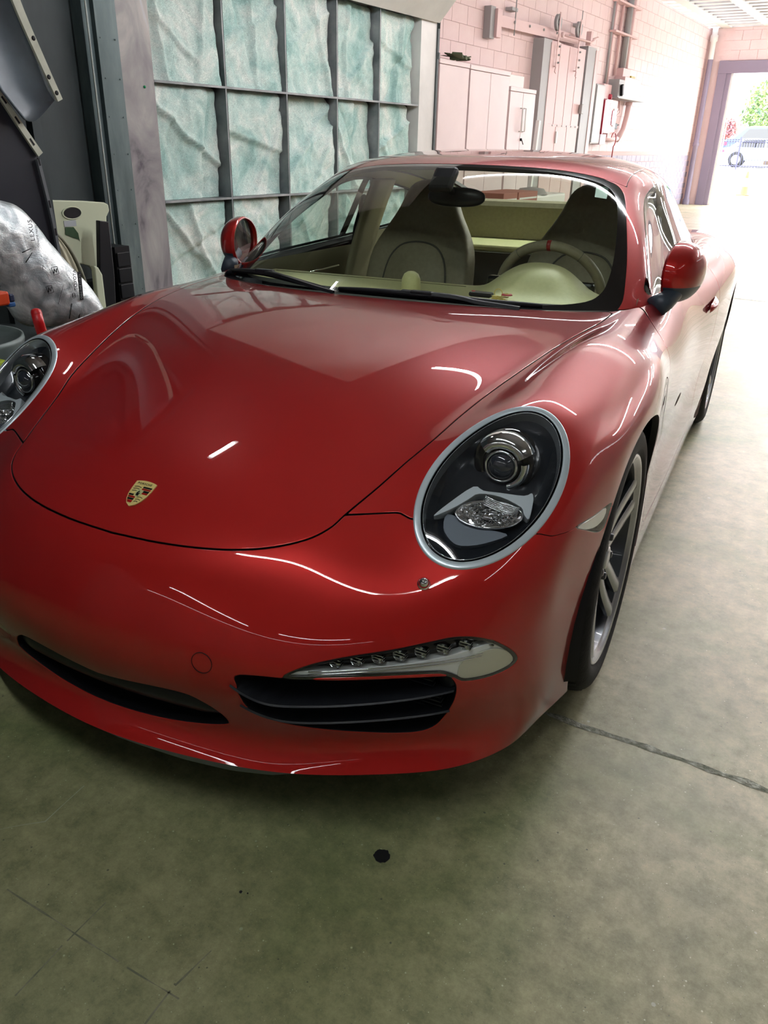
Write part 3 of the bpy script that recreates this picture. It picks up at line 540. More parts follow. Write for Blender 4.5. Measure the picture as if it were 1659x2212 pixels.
def far_tree(name, c, r, mt, label, cat, n, trunk=None):
    e = empty(name, (0, 0, 0), label=label, cat=cat); m = MB(); rn = random.Random(n)
    for i in range(n):
        d = Vector((rn.gauss(0, 1), rn.gauss(0, 1), rn.gauss(0, 1))).normalized(); q = (1 + .25 * mn.noise(d * 2.3)) * (rn.random() ** .25)
        p = Vector(c) + Vector((d.x * r[0] * q, d.y * r[1] * q, d.z * r[2] * q)); a = Vector((rn.gauss(0, 1), rn.gauss(0, 1), rn.gauss(0, 1))).normalized(); b = a.orthogonal().normalized(); s_ = rn.uniform(.08, .16)
        m.add([p, p + a * s_, p + a * s_ + b * s_ * .7, p + b * s_ * .7], [(0, 1, 2, 3)])
    m.build('crown', mt, e)
    if trunk: m = MB(); m.tube([(c[0], c[1], .5), (c[0] + .1, c[1], c[2])], [.16, .08], 8); m.build('trunk', mat('bark', (.12, .09, .07), .9), e)
far_tree('broadleaf_tree', (-8.35, 52, 3.45), (1.75, 1.75, 1.75), noisy(mat('leaf_green', (.10, .2, .08), .8), [(.35, (.05, .10, .06)), (.65, (.30, .40, .12))], 2), 'round green tree standing beyond the parked cars', 'tree', 5200, True)
far_tree('copper_shrub', (-10.55, 50, 2.35), (.75, .6, .55), noisy(mat('copper_leaf', (.2, .08, .08), .8), [(.35, (.14, .07, .10)), (.65, (.45, .16, .12))], 2), 'reddish shrub standing left of the round green tree', 'shrub', 1400)

for k, (y0, y1) in enumerate(((9.20, 9.60), (9.63, 10.22))):
    t = empty('cardboard_box', (0, 0, 0), label='reddish brown box on the floor by the cabinets, %s of the two' % ('nearer', 'farther')[k], cat='box', group='reddish boxes by the cabinets')
    m = MB(); m.box((-4.75, y0, 0), (-4.30, y1, .765), bev=.006); m.build('carton', mat('red_brown_card%d' % k, (.34, .13, .10), .7), t); m = MB(); m.box((-4.298, y0 + .03, .68), (-4.296, y1 - .03, .70)); m.build('tape', M['white'], t)
t = empty('white_machine', (0, 0, 0), label='low white machine with a rounded hood, seen through the rear window', cat='machine'); m = MB(); m.box((-4.75, 10.30, 0), (-4.35, 11.35, .70), bev=.03); m.build('machine_body', M['white'], t); m = MB(); m.lathe([(.0001, .09), (.16, .07), (.22, 0)], (-4.55, 10.6, .70), 'z', 20); m.build('machine_hood', M['greysteel'], t)
# ------------------------------------------------------------------ body surface control net (car frame, metres)
def cc(V,F):
    nv=len(V); nf=len(F); fp=V[F].mean(1)
    E=np.stack([F,np.roll(F,-1,1)],2).reshape(-1,2); Es=np.sort(E,1)
    key=Es[:,0]*nv+Es[:,1]; uk,inv=np.unique(key,return_inverse=True); ne=len(uk)
    e0=uk//nv; e1=uk%nv; fidx=np.repeat(np.arange(nf),4)
    cnt=np.bincount(inv,minlength=ne)
    D=V.shape[1]; fs=np.zeros((ne,D)); np.add.at(fs,inv,fp[fidx])
    mid=(V[e0]+V[e1])/2; b=cnt==1
    ep=np.where(b[:,None],mid,(V[e0]+V[e1]+fs)/4)
    # vertices
    n=np.zeros(nv); Fs=np.zeros((nv,D)); np.add.at(Fs,F.ravel(),fp[fidx]); np.add.at(n,F.ravel(),1)
    Rs=np.zeros((nv,D)); ns=np.zeros(nv)
    for a in (e0,e1): np.add.at(Rs,a,mid); np.add.at(ns,a,1)
    nn=np.maximum(n,1)[:,None]
    Vn=(Fs/nn+2*Rs/np.maximum(ns,1)[:,None]+(nn-3)*V)/nn
    bs=np.zeros((nv,D)); bn=np.zeros(nv)
    for a in (e0[b],e1[b]): np.add.at(bs,a,mid[b]); np.add.at(bn,a,1)
    isb=bn>0
    Vn[isb]=(V[isb]*2+bs[isb]/bn[isb][:,None]*2)/4
    corner=isb&(n==1); Vn[corner]=V[corner]
    eid=inv.reshape(nf,4)+nv; fid=np.arange(nf)+nv+ne
    F2=np.stack([F,eid,np.broadcast_to(fid[:,None],(nf,4)),np.roll(eid,1,1)],2).reshape(-1,4)
    return np.vstack([Vn,ep,fp]),F2
def weld(P,quads,tol=1e-5):
    k=np.round(P[:,:3]/tol).astype(int); _,i,inv=np.unique(k,axis=0,return_index=True,return_inverse=True); inv=inv.ravel()
    return P[i],inv[quads]
def grid(G):
    a,b=G.shape[:2]; idx=np.arange(a*b).reshape(a,b)
    return G.reshape(-1,G.shape[2]),np.stack([idx[:-1,:-1],idx[1:,:-1],idx[1:,1:],idx[:-1,1:]],-1).reshape(-1,4)
def assemble(grids):
    P=[];Q=[];o=0
    for G in grids:
        p,q=grid(G); X=p[:,:3]; nn=np.cross(X[q[:,2]]-X[q[:,0]],X[q[:,3]]-X[q[:,1]]); cc_=X[q].mean(1)-[0,1.2,.45]
        if (nn*cc_).sum()<0: q=q[:,::-1]
        P.append(p);Q.append(q+o);o+=len(p)
    P=np.vstack(P);Q=np.vstack(Q)
    # mirror
    Pm=P*([-1,1,1] if P.shape[1]==3 else [-1,1,1,1,-1]); Qm=Q[:,::-1]+len(P)
    V,F=weld(np.vstack([P,Pm]),np.vstack([Q,Qm]))
    return V,F
# front patch rows k (top->bottom) x columns i
front=A([
[(0,-.815,.588),(.16,-.807,.589),(.31,-.772,.596),(.43,-.715,.607),(.56,-.662,.592),(.69,-.628,.582),(.772,-.56,.590)],
[(0,-.875,.525),(.17,-.865,.525),(.33,-.835,.525),(.46,-.785,.525),(.59,-.725,.52),(.715,-.65,.52),(.797,-.56,.52)],
[(0,-.915,.43),(.18,-.905,.43),(.35,-.878,.43),(.49,-.825,.43),(.62,-.75,.43),(.725,-.67,.43),(.80,-.565,.43)],
[(0,-.915,.33),(.18,-.903,.33),(.35,-.875,.33),(.49,-.822,.33),(.62,-.747,.33),(.725,-.665,.33),(.803,-.555,.33)],
[(0,-.886,.232),(.18,-.875,.232),(.35,-.846,.232),(.475,-.797,.232),(.597,-.727,.230),(.709,-.648,.23),(.797,-.54,.235)],
[(0,-.920,.168),(.18,-.905,.168),(.35,-.871,.168),(.48,-.822,.168),(.60,-.757,.168),(.70,-.682,.166),(.775,-.575,.165)]])
top=A([
front[0],
[(0,-.66,.668),(.16,-.655,.667),(.31,-.63,.663),(.45,-.585,.668),(.57,-.54,.676),(.695,-.50,.700),(.803,-.44,.676)],
[(0,-.46,.738),(.17,-.455,.736),(.33,-.44,.728),(.48,-.42,.727),(.60,-.385,.772),(.72,-.35,.793),(.825,-.31,.727)],
[(0,-.22,.808),(.18,-.22,.806),(.36,-.22,.798),(.53,-.21,.793),(.63,-.2,.817),(.72,-.19,.823),(.838,-.17,.760)],
[(0,.02,.857),(.2,.02,.855),(.40,.02,.848),(.60,.02,.842),(.67,.02,.855),(.735,.02,.845),(.85,.02,.785)],
[(0,.22,.880),(.21,.22,.879),(.42,.22,.874),(.645,.22,.864),(.695,.22,.866),(.755,.22,.857),(.858,.22,.80)],
[(0,.48,.885),(.22,.48,.885),(.45,.48,.883),(.67,.5,.877),(.715,.5,.873),(.765,.5,.86),(.844,.5,.79)],
[(0,.85,.86),(.22,.85,.86),(.44,.85,.865),(.66,.85,.885),(.735,.85,.90),(.795,.85,.88),(.850,.85,.79)],
[(0,1.25,.86),(.22,1.25,.86),(.44,1.25,.865),(.66,1.25,.895),(.735,1.25,.91),(.795,1.25,.885),(.853,1.25,.79)],
[(0,1.65,.87),(.22,1.65,.87),(.44,1.65,.88),(.64,1.65,.92),(.72,1.65,.93),(.80,1.65,.90),(.875,1.65,.81)],
[(0,2.05,.9),(.22,2.05,.9),(.44,2.05,.92),(.61,2.05,.945),(.70,2.05,.95),(.81,2.05,.925),(.895,2.05,.83)],
[(0,2.45,.92),(.22,2.45,.92),(.43,2.45,.94),(.60,2.45,.96),(.71,2.45,.963),(.82,2.45,.925),(.902,2.45,.82)],
[(0,2.95,.90),(.22,2.95,.90),(.42,2.93,.90),(.57,2.92,.905),(.68,2.9,.905),(.78,2.9,.87),(.865,2.88,.76)],
[(0,3.38,.80),(.2,3.37,.80),(.39,3.35,.795),(.54,3.32,.79),(.65,3.28,.775),(.73,3.23,.74),(.80,3.15,.68)]])
def side_row(pts): return pts
S=[front[:,6]]
def sr(j,rows): S.append(A([tuple(top[j,6])]+rows))
sr(1,[(.830,-.455,.585),(.832,-.45,.47),(.832,-.44,.35),(.827,-.43,.24),(.807,-.46,.165)])
sr(2,[(.861,-.30,.63),(.869,-.30,.51),(.864,-.30,.37),(.857,-.30,.25),(.845,-.31,.165)])
sr(3,[(.874,-.17,.69),(.876,-.17,.56),(.866,-.17,.40),(.862,-.17,.26),(.858,-.17,.165)])
sr(4,[(.888,.02,.705),(.888,.02,.58),(.875,.02,.42),(.868,.02,.27),(.862,.02,.165)])
sr(5,[(.884,.22,.70),(.882,.22,.57),(.870,.22,.42),(.866,.22,.27),(.862,.22,.16)])
sr(6,[(.866,.5,.69),(.863,.5,.56),(.853,.5,.42),(.858,.5,.27),(.857,.5,.155)])
sr(7,[(.866,.85,.69),(.862,.85,.56),(.850,.85,.42),(.862,.85,.27),(.857,.85,.15)])
sr(8,[(.869,1.25,.69),(.864,1.25,.56),(.852,1.25,.42),(.862,1.25,.27),(.857,1.25,.15)])
sr(9,[(.889,1.65,.70),(.882,1.65,.57),(.864,1.65,.43),(.866,1.65,.27),(.858,1.65,.15)])
sr(10,[(.905,2.05,.72),(.905,2.05,.58),(.887,2.05,.43),(.875,2.05,.28),(.865,2.05,.16)])
sr(11,[(.911,2.45,.71),(.909,2.45,.58),(.896,2.45,.43),(.885,2.45,.28),(.875,2.45,.16)])
sr(12,[(.88,2.9,.67),(.885,2.9,.55),(.877,2.9,.41),(.862,2.9,.28),(.845,2.88,.18)])
sr(13,[(.815,3.19,.59),(.822,3.2,.49),(.815,3.2,.39),(.80,3.18,.29),(.78,3.13,.20)])
side=A(S)  # [j,k]
rear=[top[13]]
for k,(z,dy) in enumerate([(.72,.06),(.60,.09),(.45,.10),(.32,.08),(.22,.03)]):
    rear.append(A([(x,y+dy*(1-(x/.8)**4),0) for x,y in [(0,3.38),(.2,3.37),(.39,3.35),(.54,3.32),(.65,3.28),(.73,3.23)]]+[tuple(side[13,k+1])]))
    for i in range(6): rear[-1][i,2]=z
rear=A(rear)
# greenhouse rows r x cols c
gh=A([
[(0,.33,.885),(.25,.345,.883),(.50,.41,.877),(.722,.60,.868),(.765,.66,.865),(.81,.70,.85)],
[(0,.46,.985),(.255,.480,.98),(.510,.560,.968),(.700,.720,.952),(.745,.78,.915),(.795,.82,.87)],
[(0,.68,1.125),(.235,.705,1.12),(.465,.785,1.104),(.652,.892,1.075),(.705,.95,1.0),(.79,.98,.88)],
[(0,.93,1.25),(.21,.958,1.246),(.42,1.03,1.229),(.604,1.085,1.172),(.675,1.17,1.07),(.79,1.2,.895)],
[(0,1.12,1.285),(.21,1.13,1.281),(.42,1.17,1.263),(.600,1.23,1.213),(.69,1.28,1.09),(.79,1.3,.90)],
[(0,1.42,1.303),(.21,1.42,1.299),(.42,1.44,1.28),(.602,1.47,1.224),(.693,1.49,1.09),(.785,1.5,.91)],
[(0,1.85,1.275),(.2,1.85,1.27),(.405,1.85,1.25),(.58,1.85,1.19),(.675,1.85,1.06),(.76,1.85,.92)],
[(0,2.3,1.18),(.195,2.3,1.175),(.38,2.3,1.15),(.535,2.3,1.085),(.625,2.3,1.005),(.70,2.28,.93)],
[(0,2.75,1.04),(.18,2.75,1.035),(.355,2.73,1.01),(.48,2.7,.965),(.55,2.68,.93),(.62,2.65,.90)],
[(0,3.1,.92),(.17,3.1,.915),(.32,3.08,.90),(.42,3.05,.88),(.47,3.02,.86),(.52,3.0,.84)]])
def interp(V,F,levels=3,it=6,w=.9):
    C=V.copy()
    for _ in range(it):
        v,f=C,F
        for _ in range(levels): v,f=cc(v,f)
        C=C+w*(V-v[:len(V)])*([1,1,1] if V.shape[1]==3 else [1,1,1,0,0])
    return C
def surf(C,F,levels):
    v,f=C,F
    for _ in range(levels): v,f=cc(v,f)
    return v,f
lower=assemble([top,front,side.transpose(1,0,2),rear])
gh5=np.concatenate([gh,np.broadcast_to(np.arange(10.)[:,None,None],(10,6,1)),np.broadcast_to(np.arange(6.)[None,:,None],(10,6,1))],2)
upper=assemble([gh5])
# ------------------------------------------------------------------ surface cutting tools
class Sf:
    """surface patch: V (n,3|5), N (n,3), Q quads (m,4), P list of ngons, E boundary edges made by cuts"""
    def __init__(s, V, N, Q, P=(), E=()): s.V, s.N, s.Q, s.P, s.E = V, N, Q, list(P), list(E)
def normals(v, f):
    X = v[:, :3]; n = np.cross(X[f[:, 2]] - X[f[:, 0]], X[f[:, 3]] - X[f[:, 1]]); N = np.zeros((len(v), 3))
    for k in range(4): np.add.at(N, f[:, k], n)
    return N / np.maximum(np.linalg.norm(N, axis=1), 1e-12)[:, None]
def clip(s, fn, sg=1):
    d = fn(s.V) * sg; ins = d > 0
    k = ins[s.Q].sum(1); keepQ = s.Q[k == 4]; mixed = [tuple(q) for q in s.Q[(k > 0) & (k < 4)]]
    keepP = []
    for q in s.P:
        c = sum(ins[i] for i in q)
        if c == len(q): keepP.append(q)
        elif c: mixed.append(q)
    cr = {}
    for q in mixed:
        for a, b in zip(q, q[1:] + q[:1]):
            if ins[a] != ins[b]: cr.setdefault((a, b) if a < b else (b, a), None)
    n0 = len(s.V); keys = list(cr)
    V, N = s.V, s.N
    if keys:
        ka = A(keys); lo = V[ka[:, 0]]; hi = V[ka[:, 1]]; dl = d[ka[:, 0]].copy(); t0 = np.zeros(len(ka)); t1 = np.ones(len(ka)); d0 = dl; d1 = d[ka[:, 1]].copy()
        t = d0 / (d0 - d1)
        for _ in range(5):
            dm = fn(lo + (hi - lo) * t[:, None]) * sg; left = (dm > 0) == (dl > 0)
            t0 = np.where(left, t, t0); d0 = np.where(left, dm, d0); t1 = np.where(left, t1, t); d1 = np.where(left, d1, dm)
            t = t0 + (t1 - t0) * np.clip(d0 / (d0 - d1 + 1e-15), .05, .95)
        nv = lo + (hi - lo) * t[:, None]; nn = N[ka[:, 0]] * (1 - t)[:, None] + N[ka[:, 1]] * t[:, None]
        nn /= np.linalg.norm(nn, axis=1)[:, None]
        V = np.vstack([V, nv]); N = np.vstack([N, nn])
        for i, kk in enumerate(keys): cr[kk] = n0 + i
    P = keepP; E = []; cset = set()
    for q in mixed:
        out = []; m = len(q)
        for i in range(m):
            a, b = q[i], q[(i + 1) % m]
            if ins[a]: out.append(a)
            if ins[a] != ins[b]: out.append(cr[(a, b) if a < b else (b, a)])
        # split where needed: record edges between consecutive crossing points
        if len(out) >= 3:
            P.append(tuple(out))
            for a, b in zip(out, out[1:] + out[:1]):
                if a >= n0 and b >= n0: E.append((a, b))
    oldE = []
    for a, b in s.E:
        ia, ib = ins[a], ins[b]
        if ia and ib: oldE.append((a, b))
        elif ia or ib:
            c = cr.get((a, b) if a < b else (b, a))
            if c is not None: oldE.append((a, c) if ia else (c, b))
    r = Sf(V, N, keepQ, P, oldE + E); r.last = E
    return r
def sel(s, mask):
    """keep faces whose centroid passes mask(V)->bool per vertex mean position"""
    r = Sf(s.V, s.N, s.Q, s.P, s.E)
    if len(s.Q): r.Q = s.Q[mask(s.V[s.Q].mean(1))]
    if s.P:
        c = A([s.V[list(q)].mean(0) for q in s.P]); ok = mask(c); r.P = [q for q, k in zip(s.P, ok) if k]
    if s.E:
        c = A([(s.V[a] + s.V[b]) / 2 for a, b in s.E]); ok = mask(c); r.E = [q for q, k in zip(s.E, ok) if k]
    return r
def to_obj(s, name, mats, parent, depth=.012, lip=.0018, label=None, off=0.0, flange=True, mfl=0):
    V = s.V[:, :3].copy(); N = s.N
    if off: V = V + N * off
    faces = [tuple(int(i) for i in q) for q in s.Q] + [tuple(int(i) for i in q) for q in s.P]
    mi = [0] * len(faces); VV = [V]; NN = [N]
    if flange and s.E:
        O = {}
        for a, b in s.E:
            t = V[b] - V[a]; L = np.linalg.norm(t)
            if L < 1e-9: continue
            n = N[a] + N[b]; o = np.cross(t / L, n / np.linalg.norm(n)); O[a] = O.get(a, 0) + o; O[b] = O.get(b, 0) + o
        ids = list(O); ix = {k: i for i, k in enumerate(ids)}; m = len(ids)
        if m:
            Pp = V[ids]; Nn = N[ids]; Oo = A([O[k] for k in ids]); Oo -= Nn * (Oo * Nn).sum(1)[:, None]; Oo /= np.maximum(np.linalg.norm(Oo, axis=1), 1e-9)[:, None]
            r = [Pp, Pp + Oo * lip * .7 - Nn * lip * .3, Pp + Oo * lip - Nn * lip, Pp + Oo * lip - Nn * (lip + depth)]
            nn = [Nn, (Nn + Oo) / 1.414, Oo, Oo]; base = len(V)
            for q, w in zip(r, nn): VV.append(q); NN.append(w)
            for a, b in s.E:
                if a in ix and b in ix:
                    i, j = ix[a], ix[b]
                    for k in range(3): faces.append((base + k * m + i, base + (k + 1) * m + i, base + (k + 1) * m + j, base + k * m + j)); mi.append(mfl if k >= 1 else 0)
    V = np.vstack(VV); N = np.vstack(NN)
    used = np.zeros(len(V), bool)
    for q in faces: used[list(q)] = True
    mp = -np.ones(len(V), int); mp[used] = np.arange(used.sum()); V = V[used]; N = N[used]
    faces = [tuple(int(mp[i]) for i in q) for q in faces]
    me = bpy.data.meshes.new(name); me.from_pydata([tuple(p) for p in V], [], faces)
    for m_ in (mats if isinstance(mats, (list, tuple)) else [mats]): me.materials.append(m_)
    me.polygons.foreach_set('material_index', mi); me.polygons.foreach_set('use_smooth', [True] * len(faces))
    me.update(); me.normals_split_custom_set_from_vertices([tuple(n) for n in N])
    o = bpy.data.objects.new(name, me); link(o, parent)
    if label: o['label'] = label
    return o
def spline(pts, n=8, closed=True):
    P = A(pts, dtype=float); m = len(P); out = []
    for i in range(m if closed else m - 1):
        p0, p1, p2, p3 = (P[(i - 1) % m], P[i], P[(i + 1) % m], P[(i + 2) % m]) if closed else (P[max(i - 1, 0)], P[i], P[i + 1], P[min(i + 2, m - 1)])
        for k in range(n):
            t = k / n; out.append(.5 * (2 * p1 + (p2 - p0) * t + (2 * p0 - 5 * p1 + 4 * p2 - p3) * t * t + (3 * p1 - p0 - 3 * p2 + p3) * t ** 3))
    if not closed: out.append(P[-1])
    return A(out)
def sdf(poly):
    """signed distance (positive inside) to a closed 2-D polygon"""
    a = A(poly, dtype=float); b = np.roll(a, -1, 0)
    def f(p):
        res = np.full(len(p), 1e9); inside = np.zeros(len(p), bool)
        for (ax, ay), (bx, by) in zip(a, b):
            ex, ey = bx - ax, by - ay; wx, wy = p[:, 0] - ax, p[:, 1] - ay
            h = np.clip((wx * ex + wy * ey) / max(ex * ex + ey * ey, 1e-18), 0, 1)
            np.minimum(res, (wx - ex * h) ** 2 + (wy - ey * h) ** 2, out=res)
            c = ((ay > p[:, 1]) != (by > p[:, 1]))
            if ey != 0: inside ^= c & (p[:, 0] < ax + ex * (p[:, 1] - ay) / ey)
        res = np.sqrt(res); return np.where(inside, res, -res)
    return f
def on(poly, ax, mask=None, off=0):
    g = sdf(poly)
    def f(V):
        X = V[:, :3].copy(); X[:, 0] = abs(X[:, 0]); d = g(X[:, list(ax)]) + off
        if mask is not None: d = np.minimum(d, mask(X))
        return d
    return f
# ------------------------------------------------------------------ car: placed with its own small rake
MB2W = Matrix(((0.992251, -0.123616, -0.012542), (0.123732, 0.992276, 0.008915), (0.011343, -0.010398, 0.999882)))
CB = Vector((1.08673, -1.83235, 1.2727)); tw = Vector((0, 0, 1.2961)) - MB2W @ CB
car = empty('sports_car', label='deep red two-door sports coupe parked on the concrete floor', cat='car')
car.matrix_world = Matrix.Translation(tw) @ MB2W.to_4x4()
PM = M['paint']
Vc, Fc = lower; Cc = interp(Vc, Fc); v4, f4 = surf(Cc, Fc, 4)
N4 = normals(v4, f4)
if (N4[np.argmax(v4[:, 2])][2]) < 0: N4 = -N4; f4 = f4[:, ::-1]
base = Sf(v4, N4, f4)
# --- outlines
seamR = [(0, -.819), (.092, -.815), (.174, -.805), (.247, -.789), (.31, -.767), (.361, -.740), (.399, -.709), (.422, -.674), (.432, -.640), (.459, -.56), (.483, -.48), (.512, -.40), (.533, -.32), (.554, -.24), (.576, -.16), (.597, -.08), (.616, 0), (.633, .08), (.648, .16), (.663, .24), (.676, .32), (.683, .40), (.685, .47)]
rearE = [(.672, .485), (.60, .432), (.5, .380), (.4, .345), (.3, .322), (.2, .309), (.1, .302), (0, .300)]
half = spline(seamR, 3, closed=False)
hoodpoly = [tuple(p) for p in half] + rearE; hoodpoly += [(-x, y) for x, y in hoodpoly[::-1][1:-1]]
hood_g = sdf(hoodpoly); hoodf = lambda V: np.minimum(hood_g(V[:, :2]), V[:, 2] - .5)
cabin = [(0, .302), (.1, .304), (.2, .311), (.3, .324), (.4, .347), (.5, .382), (.6, .434), (.675, .488), (.715, .545), (.745, .60), (.765, .68), (.775, .9), (.777, 1.25), (.77, 1.55), (.745, 1.85), (.69, 2.2), (.60, 2.6), (.5, 2.95), (0, 3.0)]
cabpoly = cabin + [(-x, y) for x, y in cabin[::-1][1:-1]]; cab_g = sdf(cabpoly); cabf = lambda V: np.minimum(cab_g(V[:, :2]), V[:, 2] - .62)
def arch(yc, zc, R): return lambda V: np.minimum(R - np.hypot(V[:, 1] - yc, V[:, 2] - zc), abs(V[:, 0]) - .5)
# headlamp frame
HC = A([0.6671, -0.4746, 0.6943]); E1 = A([.226, .8235, .5204]); E2 = A([-.9561, .0853, .2803]); HN = A([.1864, -.5609, .8066]); HA, HB = .2053, .1270
def lampf(V):
    X = V[:, :3].copy(); X[:, 0] = abs(X[:, 0]); d = X - HC; s = d @ E1; t = d @ E2; n = d @ HN; r = np.sqrt((s / HA) ** 2 + (t / HB) ** 2)
    return np.minimum((1 - r) * HB, .12 - abs(n))
drl = spline([(.418, .404), (.453, .430), (.510, .447), (.592, .460), (.649, .471), (.683, .476), (.715, .472), (.747, .456), (.771, .430), (.783, .405), (.780, .389), (.763, .380), (.737, .377), (.707, .380), (.692, .392), (.676, .402), (.656, .405), (.597, .4065), (.507, .406)], 4)
frontm = lambda X: -.15 - X[:, 1]
intake = spline([(.343, .403), (.332, .372), (.334, .347), (.346, .311), (.386, .284), (.447, .269), (.517, .256), (.580, .247), (.626, .246), (.657, .260), (.681, .300), (.695, .337), (.699, .370), (.692, .391), (.676, .401), (.6, .404), (.5, .404)], 4)
cen = [(0, .305), (.06, .311), (.14, .320), (.209, .323), (.243, .313), (.276, .287), (.291, .258), (.283, .246), (.243, .234), (.167, .222), (.08, .216), (0, .214)]
cen = [tuple(p) for p in spline(cen, 3, closed=False)]; cenpoly = cen + [(-x, z) for x, z in cen[::-1][1:-1]]
mark = spline([(-.443, .623), (-.36, .621), (-.278, .621), (-.285, .60), (-.31, .573), (-.345, .574), (-.395, .597)], 3)
drlF = on(drl, (0, 2), frontm); intF = on(intake, (0, 2), frontm)
cen_g = sdf(cenpoly); cenF = lambda V: np.minimum(cen_g(V[:, [0, 2]]), -.6 - V[:, 1])
markF = on(mark, (1, 2), lambda X: X[:, 0] - .8)
s = base
for fn in (cabf, arch(0, .343, .381), arch(2.45, .362, .388), lampf, drlF, markF): s = clip(s, fn, -1)
nolip = clip(clip(s, intF, -1), cenF, -1); s = nolip
g = .0030
hood = clip(s, lambda V: hoodf(V) - g)
rest = clip(s, lambda V: hoodf(V) + g, -1)
def bumpf(V):
    x = abs(V[:, 0]); zc = np.interp(x, [0, .43, .523, .545, .78, .80, .83, .90], [.646, .6455, .6495, .643, .630, .622, .620, .600])
    return np.minimum(zc - V[:, 2], -.02 - V[:, 1])
bumper = clip(rest, lambda V: bumpf(V) - g * .6); rest = clip(rest, lambda V: bumpf(V) + g * .6, -1)
doorp = spline([(.60, .882), (.545, .855), (.505, .82), (.485, .75), (.473, .62), (.470, .45), (.478, .30), (.50, .248), (.62, .240), (1.1, .238), (1.5, .242), (1.60, .27), (1.66, .40), (1.70, .60), (1.70, .80), (1.67, .95), (1.6, 1.02), (1.2, 1.02), (.8, .98)], 4)
doorF = on(doorp, (1, 2), lambda X: X[:, 0] - .70)
door = clip(rest, lambda V: doorF(V) - g * .7); rest = clip(rest, lambda V: doorF(V) + g * .7, -1)
skirtF = lambda V: np.minimum(.236 - V[:, 2], np.minimum(V[:, 1] - .3, 2.2 - V[:, 1]))
skirt = clip(rest, lambda V: skirtF(V) - g * .5); rest = clip(rest, lambda V: skirtF(V) + g * .5, -1)
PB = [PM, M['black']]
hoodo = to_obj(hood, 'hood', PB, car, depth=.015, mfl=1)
to_obj(bumper, 'front_bumper', PB, car, depth=.02, lip=.003, mfl=1)
for sx in (1, -1):
    sd_ = (lambda q: (lambda V: V[:, 0] * q > 0))(sx)
    to_obj(sel(rest, lambda V: (V[:, 0] * sx > 0) & (V[:, 1] < 1.1)), 'front_fender', PB, car, depth=.016, mfl=1)
    d_ = to_obj(sel(door, sd_), 'door', PB, car, depth=.016, mfl=1)
    to_obj(sel(skirt, sd_), 'side_skirt', PB, car, mfl=1)
    # handle
    h = MB(); hx = sx * .872
    h.sheet(lambda u, v: (sx * (.880 + .022 * math.sin(PI * u) ** .5 * (math.sin(PI * v) ** .5)), 1.42 + .17 * u, .745 + .028 * v + .012 * u), 14, 8); h.build('door_handle', PM, d_)
to_obj(sel(rest, lambda V: V[:, 1] >= 1.1), 'rear_body', PB, car, depth=.016, mfl=1)
# ------------------------------------------------------------------ greenhouse
Vu, Fu = upper; Cu = interp(Vu, Fu); v5, f5 = surf(Cu, Fu, 4); N5 = normals(v5, f5)
k = np.argmax(v5[:, 2])
if N5[k][2] < 0: N5 = -N5; f5 = f5[:, ::-1]
up = Sf(v5, N5, f5)
rc = lambda V: np.stack([V[:, 4], V[:, 3]], 1)
# windscreen in (column, row)
wsr = [(0, -.2), (1, -.2), (2, -.2), (2.62, -.15), (2.80, .15), (2.80, .9), (2.80, 1.8), (2.78, 2.5), (2.70, 2.82), (2.50, 2.97), (2.0, 3.0), (1, 3.0), (0, 3.0)]
wsr = [tuple(p) for p in spline(wsr, 4, closed=False)]; wsp = wsr + [(-a, b) for a, b in wsr[::-1][1:-1]]; ws_g = sdf(wsp)
wsi = [(0, .06), (1, .07), (1.9, .12), (2.35, .24), (2.50, .5), (2.55, .9), (2.62, 1.8), (2.62, 2.4), (2.52, 2.70), (2.25, 2.84), (1.5, 2.9), (0, 2.9)]
wsi = [tuple(p) for p in spline(wsi, 4, closed=False)]; wsip = wsi + [(-a, b) for a, b in wsi[::-1][1:-1]]; wsi_g = sdf(wsip)
dlo = spline([(.70, .900), (1.0, .906), (1.45, .918), (1.9, .945), (2.18, .985), (2.24, 1.01), (2.10, 1.085), (1.85, 1.150), (1.47, 1.197), (1.28, 1.192), (1.12, 1.155), (.95, 1.075), (.80, .975)], 5)
dloF = on(dlo, (1, 2), lambda X: X[:, 0] - .42)
rw = [(0, 5.9), (1, 5.9), (2.0, 5.95), (2.4, 6.2), (2.42, 7), (2.3, 7.8), (1.8, 8.05), (0, 8.1)]; rw = [tuple(p) for p in spline(rw, 4, closed=False)]; rwp = rw + [(-a, b) for a, b in rw[::-1][1:-1]]; rw_g = sdf(rwp)
gk = .012
wsF = lambda V: ws_g(rc(V)); wsIF = lambda V: wsi_g(rc(V)); rwF = lambda V: rw_g(rc(V))
ws = clip(up, lambda V: wsF(V) - gk); wsglass = clip(ws, wsIF); frit = clip(ws, wsIF, -1)
shell = clip(clip(clip(up, wsF, -1), dloF, -1), rwF, -1)
roofF = lambda V: np.minimum(2.78 - abs(V[:, 4]), V[:, 3] - 3.0)
roof = clip(shell, lambda V: roofF(V) - .012); pill = clip(shell, lambda V: roofF(V) + .012, -1)
pill = clip(pill, lambda V: V[:, 2] - np.interp(V[:, 1], [.3, .6, 1.5, 2.2, 3.0], [.87, .872, .90, .94, .86]))
to_obj(wsglass, 'windshield', M['glass'], car, flange=False)
to_obj(frit, 'windshield_border', M['gloss_black'], car, flange=False)
to_obj(roof, 'roof_panel', PB, car, mfl=1, depth=.02)
for sx in (1, -1):
    pl = sel(pill, lambda V: V[:, 0] * sx > 0)
    to_obj(pl, 'roof_side_frame', PB, car, mfl=1, depth=.03)
to_obj(clip(up, lambda V: rwF(V) - .01), 'rear_window', M['glass'], car, flange=False)
